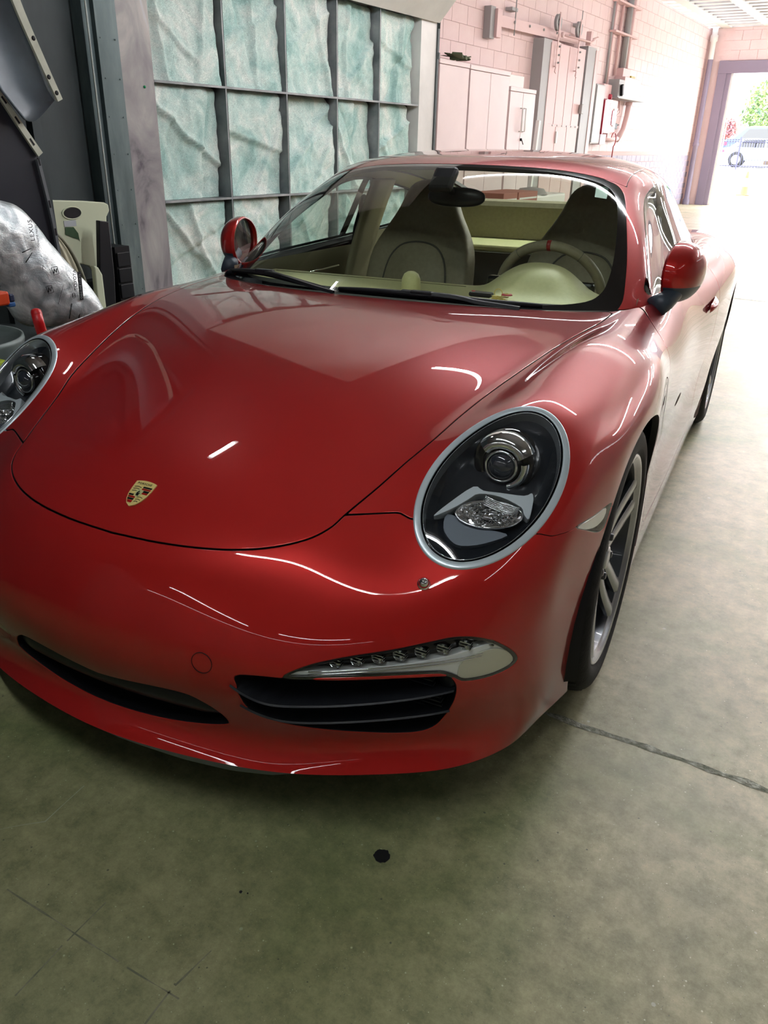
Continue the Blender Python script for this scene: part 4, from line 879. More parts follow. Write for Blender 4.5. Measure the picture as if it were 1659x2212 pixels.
for sx in (1, -1):
    dg = sel(up, lambda V: V[:, 0] * sx > .35)
    fr_ = clip(clip(dg, lambda V: dloF(V) - .001), lambda V: dloF(V) - .014, -1)
    to_obj(fr_, 'window_trim', M['gloss_black'], car, flange=False, off=.001)
    gl = clip(dg, lambda V: dloF(V) - .014)
    to_obj(clip(gl, lambda V: 1.50 - V[:, 1]), 'door_window', M['sideglass'], car, flange=False)
    to_obj(clip(gl, lambda V: V[:, 1] - 1.555), 'quarter_window', M['sideglass'], car, flange=False)
    to_obj(clip(clip(gl, lambda V: 1.555 - V[:, 1]), lambda V: V[:, 1] - 1.50), 'window_pillar', M['gloss_black'], car, flange=False)
# ------------------------------------------------------------------ car details
from mathutils.bvhtree import BVHTree
BV = BVHTree.FromPolygons([tuple(p) for p in v4[:, :3]], [tuple(int(i) for i in q) for q in f4])
BU = BVHTree.FromPolygons([tuple(p) for p in v5[:, :3]], [tuple(int(i) for i in q) for q in f5])
def front_y(x, z):
    r = BV.ray_cast(Vector((x, -2, z)), Vector((0, 1, 0))); return r[0].y if r[0] else -.85
def top_z(x, y, B=None):
    r = (B or BV).ray_cast(Vector((x, y, 2)), Vector((0, 0, -1))); return r[0].z if r[0] else .9
def near(p):
    r = BV.find_nearest(Vector(p)); return r[0], r[1]
# headlamps
def lamp(sx):
    def L(s, t, n): p = HC + s * E1 + t * E2 + n * HN; return (p[0] * sx, p[1], p[2])
    def hgt(s, t):
        o = HC + s * E1 + t * E2 + .2 * HN; r = BV.ray_cast(Vector(o), Vector(-HN)); return .2 - (r[3] if r[0] else .2)
    n = 96; an = [2 * PI * i / n for i in range(n)]; h1 = [hgt(HA * math.cos(a), HB * math.sin(a)) for a in an]
    h1 = [sum(h1[(i + k) % n] for k in range(-4, 5)) / 9 for i in range(n)]
    def ring(prof, mb, close=False):
        v = []; 
        for i, a in enumerate(an):
            for r, h in prof:
                r1 = (HA - (1 - r) * .15) ; r2 = (HB - (1 - r) * .15); v.append(L(r1 * math.cos(a), r2 * math.sin(a), h1[i] + h))
        m = len(prof); f = [(i * m + k, ((i + 1) % n) * m + k, ((i + 1) % n) * m + k + 1, i * m + k + 1) for i in range(n) for k in range(m - 1)]
        mb.add(v, f, True); return mb
    o = ring([(1.0, -.012), (.998, -.001), (.988, .0022), (.975, .0030), (.908, .0042), (.900, .0036), (.893, -.001)], MB()).build('headlight', M['bezel'], car)
    ring([(.893, .004), (.885, .001), (.880, -.004), (.872, -.004), (.865, .000)], MB()).build('seal', M['gloss_black'], o)
    ring([(.865, .000), (.855, -.006), (.835, -.022)], MB()).build('chrome_ring', M['ringsilver'], o)
    ring([(.872, .0005), (.870, .0030), (.866, .0030), (.864, .0005)], MB()).build('bright_line', M['ringsilver'], o)
    # housing bowl and cover
    def disc(mb, r, hf, rings=10, smooth=True):
        v = []
        for k in range(rings + 1):
            q = k / rings
            for i, a in enumerate(an): v.append(L((HA - (1 - r) * .15) * q * math.cos(a), (HB - (1 - r) * .15) * q * math.sin(a), hf(q, a, h1[i])))
        f = [(k * n + i, k * n + (i + 1) % n, (k + 1) * n + (i + 1) % n, (k + 1) * n + i) for k in range(rings) for i in range(n)]
        mb.add(v, f, smooth)
    m = MB(); disc(m, .865, lambda q, a, h: h * q * q + .020 * (1 - q ** 2.2) + .001); m.build('cover_glass', M['clear'], o)
    m = MB(); disc(m, .84, lambda q, a, h: (h - .02) * q ** 6 - .052 * (1 - q ** 6)); m.build('lamp_housing', M['hlback'], o)
    # projector, axis pointing ahead of the car
    P = HC + .056 * E1 + .013 * E2 - .020 * HN; ax = Vector((.06, -1, .05)).normalized(); ux = Vector((1, 0, 0)); ux = (ux - ax * ux.dot(ax)).normalized(); uz = ax.cross(ux)
    if uz.z < 0: uz = -uz
    def T(a, r, h): q = Vector(P) + ux * (r * math.cos(a)) + uz * (r * math.sin(a)) + ax * h; return (q.x * sx, q.y, q.z)
    def rev(prof, a0=0, a1=2 * PI, n=40):
        mb = MB(); full = a1 - a0 > 6.28; nn = n if full else n + 1
        v = [T(a0 + (a1 - a0) * k / n, r, h) for k in range(nn) for r, h in prof]; w = len(prof)
        mb.add(v, [(k * w + i, ((k + 1) % nn) * w + i, ((k + 1) % nn) * w + i + 1, k * w + i + 1) for k in range(n) for i in range(w - 1)], True); return mb
    rev([(0.0001, .016), (.010, .0152), (.018, .0125), (.024, .008), (.028, .001)]).build('projector_lens', M['lens'], o)
    rev([(.028, .002), (.0285, .006), (.032, .007), (.034, .003), (.034, -.02)]).build('projector_ring', M['chrome'], o)
    rev([(.033, .001), (.040, -.006), (.042, -.03)]).build('projector_barrel', M['gloss_black'], o)
    rev([(.042, -.012), (.056, -.010), (.064, -.018), (.068, -.05)]).build('projector_bowl', M['gloss_black'], o)
    rev([(.037, .004), (.043, .010), (.058, .002), (.066, -.012), (.066, -.03)], math.radians(28 if sx > 0 else 28), math.radians(140), 14).build('reflector_shroud', M['reflector'], o)
    rev([(.040, -.001), (.047, .004), (.054, -.004), (.055, -.02)], math.radians(-70), math.radians(10), 12).build('reflector_crescent', M['reflector'], o)
    # turn lamp bowl with facets
    c0 = (-.048, -.022); d1 = Vector((.495, -.869)).normalized(); d2 = Vector((.869, .495)).normalized()
    v = []; R_, S_ = 14, 40
    for k in range(R_ + 1):
        q = k / R_
        for i in range(S_):
            a = 2 * PI * i / S_; aa = .064 * q * math.cos(a); bb = .030 * q * math.sin(a)
            s_ = c0[0] + d1.x * aa + d2.x * bb; t_ = c0[1] + d1.y * aa + d2.y * bb
            v.append(L(s_, t_, -.030 - .024 * (1 - q * q) + (.003 if (i // 2 + k) % 2 else 0) * (q < .98)))
    m = MB(); m.add(v, [(k * S_ + i, k * S_ + (i + 1) % S_, (k + 1) * S_ + (i + 1) % S_, (k + 1) * S_ + i) for k in range(R_) for i in range(S_)], False); m.build('turn_reflector', M['reflector'], o)
    m = MB(); m.tube([L(c0[0] + d1.x * .064 * math.cos(a) + d2.x * .030 * math.sin(a), c0[1] + d1.y * .064 * math.cos(a) + d2.y * .030 * math.sin(a), -.029) for a in [2 * PI * i / 40 for i in range(40)]], .0025, 6, closed=True); m.build('turn_rim', M['chrome'], o)
    m = MB(); q0 = L(c0[0], c0[1], -.04); m.box((q0[0] - .010, q0[1] - .008, q0[2] - .004), (q0[0] + .010, q0[1] + .004, q0[2] + .004), bev=.002); m.build('turn_bulb', M['chrome'], o)
    wing = [(-.111, .0651), (-.0718, .0557), (-.0136, .0351), (-.0108, .0131), (.0026, -.0165), (.0215, -.0588), (.0352, -.0693), (.019, -.0808), (-.0182, -.0931), (-.0146, -.0797), (-.0039, -.0666), (-.0055, -.0213), (-.0212, .0162), (-.0421, .0269), (-.069, .0384), (-.099, .055)]
    wv = [tuple(p) for p in spline(wing, 3)]
    m = MB(); m.prism(wv, -.046, -.022, L); w_ = m.build('wing_trim', M['wing'], o, auto=40); mod_bev(w_, .0025)
    m = MB()
    for k in range(6): m.tube([L(-.006 - .0030 * k - .004 * math.sin(PI * i / 10) - .012 * (1 - i / 10), .004 - .070 * i / 10 , -.024 - .0012 * k) for i in range(11)], .0014, 5)
    m.build('trim_ribs', M['chrome'], o, kind=None)
    low = spline([(-.088, .048), (-.118, .038), (-.134, .012), (-.133, -.012), (-.106, -.045), (-.066, -.074), (-.070, -.050), (-.080, -.02), (-.084, .012)], 3)
    m = MB(); m.prism([tuple(p) for p in low], -.056, -.034, L); m.build('ribbed_reflector', M['hltex'], o)
    return o
for sx in (1, -1): lamp(sx)
# daytime light bars in the bumper
dlow = spline([(.424, .4045), (.44, .416), (.50, .4195), (.60, .426), (.68, .438), (.735, .449), (.757, .446), (.772, .428), (.783, .405), (.780, .389), (.763, .380), (.737, .377), (.707, .380), (.692, .392), (.676, .402), (.656, .4045), (.597, .4065), (.507, .406)], 4)
cream = spline([(.700, .388), (.705, .425), (.745, .438), (.768, .424), (.780, .403), (.777, .390), (.762, .382), (.737, .379), (.712, .381)], 3)
dlF = on(dlow, (0, 2), frontm); crF = on(cream, (0, 2), frontm)
for sx in (1, -1):
    f_ = lambda V: V[:, 0] * sx > 0
    back = to_obj(sel(clip(base, drlF), f_), 'light_bar', M['gloss_black'], car, off=-.030, flange=False)
    to_obj(sel(clip(base, lambda V: dlF(V) - .002), f_), 'light_guide', M['drl'], back, off=-.006, depth=.02)
    to_obj(sel(clip(base, lambda V: crF(V) - .001), f_), 'turn_panel', M['drlwhite'], back, off=-.0035, depth=.02)
    to_obj(sel(clip(base, lambda V: drlF(V) - .001), f_), 'bar_cover', M['clear'], back, off=-.0005, flange=False)
    to_obj(sel(clip(clip(base, lambda V: drlF(V) - .0005), lambda V: drlF(V) - .005, -1), f_), 'bar_edge', M['gloss_black'], back, off=-.001, depth=.02)
    for k in range(8):
        x = .500 + .0335 * k; z = .4315 + .0035 * k - .0012 * max(0, k - 5) ** 2; y = front_y(x, z) + .026; m = MB()
        m.lathe([(.013, -.016), (.010, -.010), (.006, -.003), (.0008, 0)], (x * sx, y, z), 'y', 12, smooth=False)
        for j in (-1, 0, 1): m.box((x * sx - .011, y - .016, z + j * .006 - .0006), (x * sx + .011, y - .002, z + j * .006 + .0006))
        m.build('led_reflector', M['reflector'], back)
    # guide seam lines
    m = MB()
    for zz in (.411, .4165):
        m.tube([(x * sx, front_y(x, zz + (x - .46) * .06) + .004, zz + (x - .46) * .06) for x in [.46 + .03 * i for i in range(10)]], .0011, 5)
    m.build('guide_line', M['chrome'], back)
# side markers
for sx in (1, -1):
    f_ = lambda V: V[:, 0] * sx > 0
    b_ = to_obj(sel(clip(base, markF), f_), 'side_marker', M['gloss_black'], car, off=-.012, flange=False)
    mk2 = spline([(-.425, .616), (-.36, .614), (-.30, .613), (-.31, .596), (-.345, .59), (-.39, .600)], 3)
    to_obj(sel(clip(base, on(mk2, (1, 2), lambda X: X[:, 0] - .8)), f_), 'marker_lens', M['drl'], b_, off=-.003, depth=.008)
    to_obj(sel(clip(base, lambda V: markF(V) - .0008), f_), 'marker_cover', M['clear'], b_, off=-.0005, flange=False)
# intakes
for sx in (1, -1):
    m = MB(); ip = [tuple(p) for p in intake]; n = len(ip)
    v = [(x * sx, front_y(x, z) + .002 + d, z if d == 0 else .335 + (z - .335) * .93) for d in (0, .03, .09) for x, z in ip]
    m.add(v, [(k * n + i, k * n + (i + 1) % n, (k + 1) * n + (i + 1) % n, (k + 1) * n + i) for k in range(2) for i in range(n)], True)
    m.add([(x * sx, front_y(x, z) + .09, .335 + (z - .335) * .93) for x, z in ip], [tuple(range(n))])
    duct = m.build('air_intake', M['black'], car)
    for nm, pts in (('intake_fin', [(.322, .374, .0), (.352, .352, -.002), (.392, .337, -.003), (.46, .339, -.001), (.55, .345, 0), (.63, .353, .002), (.694, .363, .004)]), ('intake_fin', [(.333, .324, .0), (.365, .302, -.003), (.41, .288, -.003), (.48, .289, 0), (.56, .294, 0), (.63, .300, .002), (.685, .308, .004)])):
        q = spline(pts, 5, closed=False); m = MB(); v = []
        for x, z, dy in q:
            y = front_y(x, z); w = .012 + .058 * min(1, (x - .32) / .06) ; w = max(w, .012)
            v += [(x * sx, y - .001, z + .0022), (x * sx, y + w, z + .007), (x * sx, y + w, z + .001), (x * sx, y - .001, z - .0032), (x * sx, y - .004, z - .0005)]
        k = len(q); m.add(v, [(i * 5 + a, i * 5 + (a + 1) % 5, (i + 1) * 5 + (a + 1) % 5, (i + 1) * 5 + a) for i in range(k - 1) for a in range(5)], False)
        m.build(nm, M['satin'], duct)
    for k in range(9):
        z = .392 - .0125 * k
        if abs(z - .352) < .006: continue
        m = MB(); x0, x1 = (.555, .655) if z > .35 else (.56, .67)
        m.box((min(x0 * sx, x1 * sx), front_y(.6, z) + .055, z - .0012), (max(x0 * sx, x1 * sx), front_y(.6, z) + .07, z + .0012)); m.build('cooler_rib', M['satin'], duct)
    m = MB(); c_ = (.676 * sx, front_y(.676, .378) + .03, .377); m.lathe([(.0001, -.012), (.013, -.012), (.017, -.008), (.020, .0), (.024, .03)], c_, 'y', 24); m.build('distance_sensor', M['satin'], duct)
# centre lower grille
m = MB(); n = len(cenpoly)
v = [(x, front_y(x, z) + .001 + d, z) for d in (0, .05) for x, z in cenpoly]; m.add(v, [(i, (i + 1) % n, n + (i + 1) % n, n + i) for i in range(n)], True)
m.add([(x, front_y(x, z) + .05, z) for x, z in cenpoly], [tuple(range(n))]); lg = m.build('lower_grille', M['black'], car)
m = MB()
def gb(u, v):
    x = -.285 + .57 * u; zz = .300 - .012 * abs(u - .5) ** 2 * 8; zt = min(.318, zz + .017) ; w = math.sin(PI * min(1, max(0, (u if u < .5 else 1 - u) * 8 + .12)) / 2 ) if (u < .1 or u > .9) else 1
    a = PI * (v * .9 - .05); return (x, front_y(x, .28) + .022 - .018 * math.sin(a) * w, .283 + (-.028 * math.cos(a) + .004) * w - .012 * (1 - w))
m.sheet(gb, 40, 10); m.build('grille_bar', M['satin'], lg)
# splitter lip below the bumper
sp_in = [(0, -.882), (.056, -.880), (.172, -.872), (.278, -.855), (.362, -.829), (.452, -.778), (.569, -.712), (.66, -.64), (.74, -.55)]
lipc = [(0, -.918), (.18, -.903), (.35, -.869), (.48, -.82), (.60, -.755), (.70, -.68), (.775, -.575)]
m = MB()
def spl(u, v):
    x = -.72 + 1.44 * u; ax_ = abs(x); yl = np.interp(ax_, [p[0] for p in lipc], [p[1] for p in lipc]); ys = np.interp(ax_, [p[0] for p in sp_in], [p[1] for p in sp_in])
    k = max(0, 1 - (ax_ / .70) ** 4); prof = [(yl + .012, .172), (yl + .005, .163), (ys, .165 - .045 * k), (ys + .05, .160 - .045 * k), (ys + .12, .165)]
    t = v * 4; i = min(3, int(t)); f = t - i; a, b = prof[i], prof[i + 1]; return (x, a[0] + (b[0] - a[0]) * f, a[1] + (b[1] - a[1]) * f)
m.sheet(spl, 60, 4, smooth=False); m.build('splitter', M['grey'], car, auto=30)
# washer nozzle cover, tow cover
for sx in (1, -1):
    p, n_ = near((.614 * sx, -.678, .560)); q = Vector(n_).to_track_quat('Z', 'Y').to_matrix()
    m = MB(); m.lathe([(.0125, -.004), (.0125, .001), (.011, .0035), (.010, .004), (.0098, .010), (.008, .015), (.004, .018), (.0001, .0185)], n=20)
    m.v = [tuple(p + q @ Vector(w)) for w in m.v]; m.build('washer_nozzle', M['chrome'], car)
p, n_ = near((.266, -.897, .411)); q = Vector(n_).to_track_quat('Z', 'Y').to_matrix(); m = MB()
m.tube([tuple(p + q @ Vector((.021 * math.cos(a), .021 * math.sin(a), .0002))) for a in [PI * i / 16 for i in range(33)]], .0007, 4, closed=True); m.build('tow_cover_seam', M['black'], car)
# hood crest
p, n_ = near((0, -.733, .633)); Z = Vector(n_); X = Vector((1, 0, 0)); X = (X - Z * X.dot(Z)).normalized(); Y = Z.cross(X)
def Cr(a, b, h): return tuple(p + X * a + Y * b + Z * (h + .0005 - .4 * (a * a)))
def shield(w, h, top=.12):
    pts = []
    for i in range(13): u = -1 + i / 6; pts.append((u * w, h * (.5 + top * (1 - u * u) * .5)))
    R = [(w * .98, h * .2), (w * .90, -h * .05), (w * .72, -h * .25), (w * .42, -h * .42), (0, -h * .52)]
    return pts[::1] + R + [(-a, b) for a, b in R[::-1][1:]]
m = MB(); m.prism(shield(.0262, .064), 0, .0022, Cr); cr = m.build('crest_badge', M['gold'], hoodo)
def fields():
    def clipx(y): # half width of the shield at y
        ys = [.032, .0128, -.0032, -.016, -.0269, -.0333]; xs = [.0246, .0240, .0220, .0175, .0098, 0]; return float(np.interp(-y, [-a for a in ys], xs))
    for (sgn, ys) in ((1, [(.0165, .0205, 'b'), (.0115, .0155, 'r'), (.0055, .0105, 'b'), (.0010, .0050, 'r')]), (-1, [(-.0065, -.0022, 'b'), (-.0120, -.0075, 'r'), (-.0175, -.0130, 'b'), (-.0245, -.0185, 'r')])):
        for y0, y1, c in ys:
            xa = 0.0012 if abs((y0 + y1) / 2) > .0095 else .0085
            pl = [(sgn * xa, y0), (sgn * clipx(y0) * .95, y0), (sgn * clipx(y1) * .95, y1), (sgn * xa, y1)]
            if abs(pl[1][0]) - xa < .002: pl = [(sgn * xa, y1), (sgn * clipx(y1) * .95, y1), (sgn * xa, y0)]
            MB().prism(pl, .002, .0027, Cr).build('enamel_bar', M['enamel_black' if c == 'b' else 'enamel_red'], cr)
    for sgn, y0 in ((-1, .0165), (-1, .0110), (-1, .0055), (1, -.0085), (1, -.0145), (1, -.020)):
        w = clipx(y0) * .85; m = MB(); m.tube([Cr(sgn * (.003 + (w - .003) * i / 6), y0 + .0018 * math.sin(PI * i / 6), .0024) for i in range(7)], .0007, 5); m.build('antler', M['enamel_black'], cr)
fields()
MB().prism([(a, b + .0005) for a, b in shield(.0082, .019)], .0024, .0032, Cr).build('inner_shield', M['goldtex'], cr)
MB().prism([(-.0015, -.006), (.001, -.0045), (.003, -.0065), (.0035, -.003), (.0025, 0), (.0045, .002), (.003, .0035), (.001, .001), (-.0005, .003), (.0015, .0065), (-.0005, .0078), (-.0028, .0045), (-.0038, .001), (-.003, -.003)], .0031, .0038, Cr).build('prancing_horse', M['enamel_black'], cr)
pass

q = Matrix((X, Y, Z)).transposed(); tm = text_mesh('lettering', 'PORSCHE', .0074, M['enamel_black'], cr, Matrix(), spacing=1.2, ext=.0002)
tm.matrix_local = Matrix.Translation(Vector(Cr(-.0195, .0248, .0026))) @ q.to_4x4()
# cowl and windscreen base
m = MB(); m.sheet(lambda u, v: ((-.76 + 1.52 * u), .295 + .19 * (abs(-.76 + 1.52 * u) / .70) ** 2.2 * .98 + .16 * v, top_z(min(.8, abs(-.76 + 1.52 * u)), .30 + .19 * (abs(-.76 + 1.52 * u) / .70) ** 2.2) - .016 + .008 * v), 40, 3); m.build('cowl', M['black'], car)
# wipers
def wiper(bl, ar):
    m = MB(); P = [Vector(p) + Vector((0, -.008, .010)) for p in spline(bl, 4, closed=False)]; n = len(P)
    m.tube(P, [.006 + .004 * math.sin(PI * i / (n - 1)) for i in range(n)], 8); m.tube([p + Vector((0, .004, -.006)) for p in P], .0035, 6)
    b = m.build('wiper', M['black'], car)
    Q = [Vector(p) for p in spline(ar, 5, closed=False)]; m = MB(); v = []
    for i, p in enumerate(Q):
        w = .011 - .005 * i / len(Q); v += [p + Vector((0, -w, -.002)), p + Vector((0, -w * .6, .007)), p + Vector((0, w * .6, .008)), p + Vector((0, w, -.001))]
    m.add(v, [(i * 4 + a, i * 4 + (a + 1) % 4, (i + 1) * 4 + (a + 1) % 4, (i + 1) * 4 + a) for i in range(len(Q) - 1) for a in range(4)], False); m.build('wiper_arm', M['satin'], b)
    c = P[n // 2 - 2]; m = MB(); m.box((c.x - .035, c.y - .010, c.z - .004), (c.x + .035, c.y + .010, c.z + .013), bev=.004); m.build('blade_clip', M['satin'], b)
wiper([(-.735, .615, .868), (-.60, .505, .888), (-.45, .421, .900), (-.342, .380, .897), (-.257, .355, .891), (-.170, .337, .884)], [(-.41, .40, .912), (-.30, .352, .905), (-.21, .325, .895), (-.13, .312, .885)])
wiper([(-.121, .337, .887), (-.016, .337, .890), (.091, .340, .890), (.222, .348, .888), (.36, .363, .884), (.436, .385, .882), (.499, .413, .879)], [(.09, .335, .903), (.20, .335, .903), (.27, .338, .900), (.33, .338, .892), (.45, .352, .883)])
for sx in (-1,):
    m = MB(); m.box((sx * .70 - .03, .575, .868), (sx * .70 + .03, .625, .882), bev=.005); m.build('cowl_corner', M['black'], car)
# mirrors (folded in)
def mirror(sx):
    Aax = Vector((.20, .98, .03)).normalized(); O = Vector((.98, -.20, 0)).normalized(); U = Vector((0, 0, 1)); C0 = Vector((.805, .80, .962))
    hl, hh = .116, .090
    def fl(p): return (p.x * sx, p.y, p.z)
    def shell(u, v, ha=1.0, dep=.078):
        th = u * 2 * PI; ph = v * PI / 2; e = .95
        c, s_ = math.cos(th), math.sin(th); a = math.copysign(abs(c) ** e, c); b = math.copysign(abs(s_) ** e, s_)
        w = math.cos(ph) ** .85; tp = 1 - .14 * (a if a > 0 else 0) * abs(b)
        return C0 + Aax * (hl * a * w * ha) + U * (hh * b * w * ha * tp) + O * (dep * math.sin(ph) ** .9)
    m = MB(); N_, K = 48, 14; v = []; f = []
    for j in range(K + 1):
        for i in range(N_): v.append(fl(shell(i / N_, j / K * .998)))
    zs = C0.z - .036
    for j in range(K):
        for i in range(N_): f.append((j * N_ + i, j * N_ + (i + 1) % N_, (j + 1) * N_ + (i + 1) % N_, (j + 1) * N_ + i))
    ms = A([list(p) for p in v]); qf = A(f); nn_ = normals(ms, qf)
    cen_ = A([C0.x * sx, C0.y, C0.z])
    if ((ms - cen_) * nn_).sum() < 0: nn_ = -nn_; qf = qf[:, ::-1]
    S_ = Sf(ms, nn_, qf); zf = lambda V: V[:, 2] - (zs + .10 * (V[:, 1] - C0.y) * 0)
    r = to_obj(clip(S_, zf), 'side_mirror', PM, car, depth=.004, lip=.001); to_obj(clip(S_, zf, -1), 'mirror_base_cover', M['bluegrey'], r, depth=.004, lip=.001)
    # back: rim and glass
    m = MB(); v = []
    for sc_, d in ((1, 0), (.97, -.008), (.90, -.008), (.89, .004)):
        for i in range(N_): v.append(fl(shell(i / N_, 0, sc_) + O * d))
    m.add(v, [(j * N_ + i, j * N_ + (i + 1) % N_, (j + 1) * N_ + (i + 1) % N_, (j + 1) * N_ + i) for j in range(3) for i in range(N_)], True); m.build('mirror_rim', PM, r)
    m = MB(); m.add([fl(shell(i / N_, 0, .89) + O * .004) for i in range(N_)], [tuple(range(N_))]); m.build('mirror_glass', mat_mirror, r)
    # foot
    m = MB(); m.tube([fl(Vector(q)) for q in ((.775, .66, .872), (.795, .69, .885), (.812, .725, .905), (.82, .76, .925))], [.034, .030, .026, .028], 14); m.build('mirror_foot', M['bluegrey'], r)
M['bluegrey'] = mat('blue_grey_plastic', (.035, .05, .07), .4)
mat_mirror = mat('mirror_face', (.35, .36, .36), .02, 1)
for sx in (1, -1): mirror(sx)
# unseen black underbody plates added to block light, and wheel liners
m = MB(); m.box((-.60, -.70, .15), (.60, 3.2, .19)); m.box((-.84, .45, .155), (.84, 2.0, .19)); m.box((-.60, -.62, .19), (.60, -.5, .50)); m.box((-.60, .28, .19), (.60, .30, .80)); m.build('underbody', M['black'], car)
for yc, zc, R_ in ((0, .343, .385), (2.45, .362, .392)):
    for sx in (1, -1):
        m = MB(); n = 28; v = []
        for i in range(n + 1):
            a = math.radians(-18 + 216 * i / n)
            for x in (.862 if yc < 1 else .878, .83, .56): v.append((sx * x, yc + (R_ + (0 if x > .84 else .02)) * math.cos(a), zc + (R_ + (0 if x > .84 else .02)) * math.sin(a)))
        m.add(v, [(i * 3 + k, (i + 1) * 3 + k, (i + 1) * 3 + k + 1, i * 3 + k + 1) for i in range(n) for k in range(2)], True)
        c = len(m.v); m.add([(sx * .56, yc, zc)] + [(sx * .56, yc + (R_ + .02) * math.cos(math.radians(-18 + 216 * i / n)), zc + (R_ + .02) * math.sin(math.radians(-18 + 216 * i / n))) for i in range(n + 1)], [(0, i + 1, i + 2) for i in range(n)])
        m.build('wheel_liner', M['black'], car)
# ------------------------------------------------------------------ wheels
def wheel(loc, sx, rear=False):
    W = .245 if not rear else .30
    P = [(.268, -.014), (.276, -.006), (.285, -.001), (.300, .0), (.312, -.001), (.325, -.006), (.334, -.014), (.3405, -.024), (.344, -.036)]
    tr = []; h = -.040
    for g_ in (.045, .05, .05): tr += [(.345, h), (.345, h - g_ + .008), (.338, h - g_ + .007), (.338, h - g_ - .001), (.345, h - g_ - .002)]; h -= g_ + .003
    P += tr + [(.345, -W + .04), (.3405, -W + .024), (.325, -W + .008), (.300, -W), (.268, -W + .012)]
    w = MB(); w.lathe(P, ax='x', n=72); ty = w.build('wheel', M['tyre'], car)
    ty.location = loc
    if sx < 0: ty.rotation_euler = (0, 0, PI)
    # shoulder blocks
    w = MB()
    for i in range(64):
        a = 2 * PI * i / 64; c, s_ = math.cos(a), math.sin(a); t = .010
        q = []
        for r, hh in ((.3415, -.0225), (.3462, -.046), (.3462, -.080)):
            for d in (-t, t): q.append((hh, r * c - d * s_, r * s_ + d * c))
        w.add(q, [(0, 1, 3, 2), (2, 3, 5, 4)])
    w.build('tread_blocks', M['rubber'], ty)
    w = MB(); w.lathe([(.2725, -.013), (.2725, -.008), (.266, -.005), (.261, -.008), (.257, -.014), (.250, -.020)], ax='x', n=72); w.build('rim', M['rim'], ty)
    w = MB(); w.lathe([(.250, -.020), (.243, -.05), (.236, -.12), (.240, -.22)], ax='x', n=72); w.build('rim_barrel', M['rimdark'], ty)
    w = MB(); w.lathe([(.08, -.13), (.238, -.13)], ax='x', n=40); w.build('dust_shield', M['black'], ty)
    # five twin spokes
    for k in range(5):
        for sg in (-1, 1):
            a0 = 2 * PI * k / 5 + .35; m = MB(); v = []
            ns = 10
            for i in range(ns + 1):
                t = i / ns; r = .048 + (.257 - .048) * t; a = a0 + sg * (.30 - .30 * .0 + (-.115) * t ** .8) * (1 if t > 0 else 1)
                a = a0 + sg * (.34 * (1 - t) ** 1.5 * .6 + .155)
                wd = .0150 + .006 * t + (.006 if t > .9 else 0); hh = -.040 + .026 * t ** 1.6; d = .028 - .012 * t
                c, s_ = math.cos(a), math.sin(a)
                for e, z_ in ((-wd, hh - .006), (-wd * .55, hh), (wd * .55, hh), (wd, hh - .006), (wd * .9, hh - d), (-wd * .9, hh - d)): v.append((z_, r * c - e * s_, r * s_ + e * c))
            m.add(v, [(i * 6 + j, i * 6 + (j + 1) % 6, (i + 1) * 6 + (j + 1) % 6, (i + 1) * 6 + j) for i in range(ns) for j in range(6)], False)
            m.build('spoke', M['rim'], ty, auto=50)
    w = MB(); w.lathe([(.0001, -.030), (.022, -.030), (.029, -.032), (.031, -.036), (.034, -.038), (.060, -.040), (.078, -.050), (.080, -.085)], ax='x', n=40); w.build('hub', M['rim'], ty)
    w = MB(); w.lathe([(.0001, -.027), (.020, -.0275), (.0285, -.030), (.030, -.034)], ax='x', n=28); w.build('hub_cap', M['silver'], ty)
    for k in range(5):
        a = 2 * PI * k / 5 + .35 + PI / 5; w = MB(); w.lathe([(.0001, -.028), (.008, -.028), (.0105, -.031), (.0105, -.05)], (0, .054 * math.cos(a), .054 * math.sin(a)), 'x', 8); w.build('wheel_bolt', M['rimdark'], ty)
    w = MB(); w.lathe([(.08, -.085), (.085, -.078), (.165, -.078), (.168, -.082), (.168, -.105), (.08, -.105)], ax='x', n=60); w.build('brake_disc', M['discs'], ty)
    w = MB(); w.lathe([(.115, -.055), (.16, -.052), (.175, -.06), (.175, -.12), (.115, -.12)], ax='x', n=12, a0=.3 if not rear else 2.2, a1=1.2 if not rear else 3.0); w.build('brake_caliper', M['calip'], ty)
    w = MB(); w.lathe([(.10, -.12), (.236, -.125)], ax='x', n=40); w.build('wheel_shadow_plate', M['black'], ty) if False else None
    return ty
wheel((.868, 0, .353 - .0022), 1); wheel((-.868, 0, .371), -1); wheel((.888, 2.45, .370), 1, True); wheel((-.888, 2.45, .390), -1, True)
# ------------------------------------------------------------------ cabin
def hump(x, y): return .094 * math.exp(-((x - .37) / .15) ** 4 * .7 - ((x - .37) / .19) ** 2 * .6) * (1 / (1 + math.exp(-(y - .70) / .03)))
def dz(x, y): return .846 + .016 * min(1, max(0, (y - .45) / .35)) + hump(x, y)
def dsh(u, v):
    x = -.69 + 1.38 * u; y0 = .375 + .28 * (abs(x) / .70) ** 2.2; 
    if v < .8: y = y0 + (.84 - y0) * v / .8; return (x, y, dz(x, y))
    t = (v - .8) / .2; return (x, .84 + .05 * math.sin(t * PI / 2) , dz(x, .84) - .14 * t * t - .006 * t)
m = MB(); m.sheet(dsh, 80, 40); dash = m.build('dashboard', M['dash'], car)
m = MB(); m.tube([(x, .372 + .28 * (abs(x) / .70) ** 2.2 + .10, dz(x, .5) + .001) for x in [-.62 + .04 * i for i in range(32)]], .0016, 5); m.build('dash_seam', mat('seam_shadow', (.20, .18, .10), .8), dash)
m = MB(); m.tube([(x, .80, dz(x, .80) + .0005) for x in [-.66 + .03 * i for i in range(27)]], .0015, 5); m.build('dash_seam', bpy.data.materials['seam_shadow'], dash)
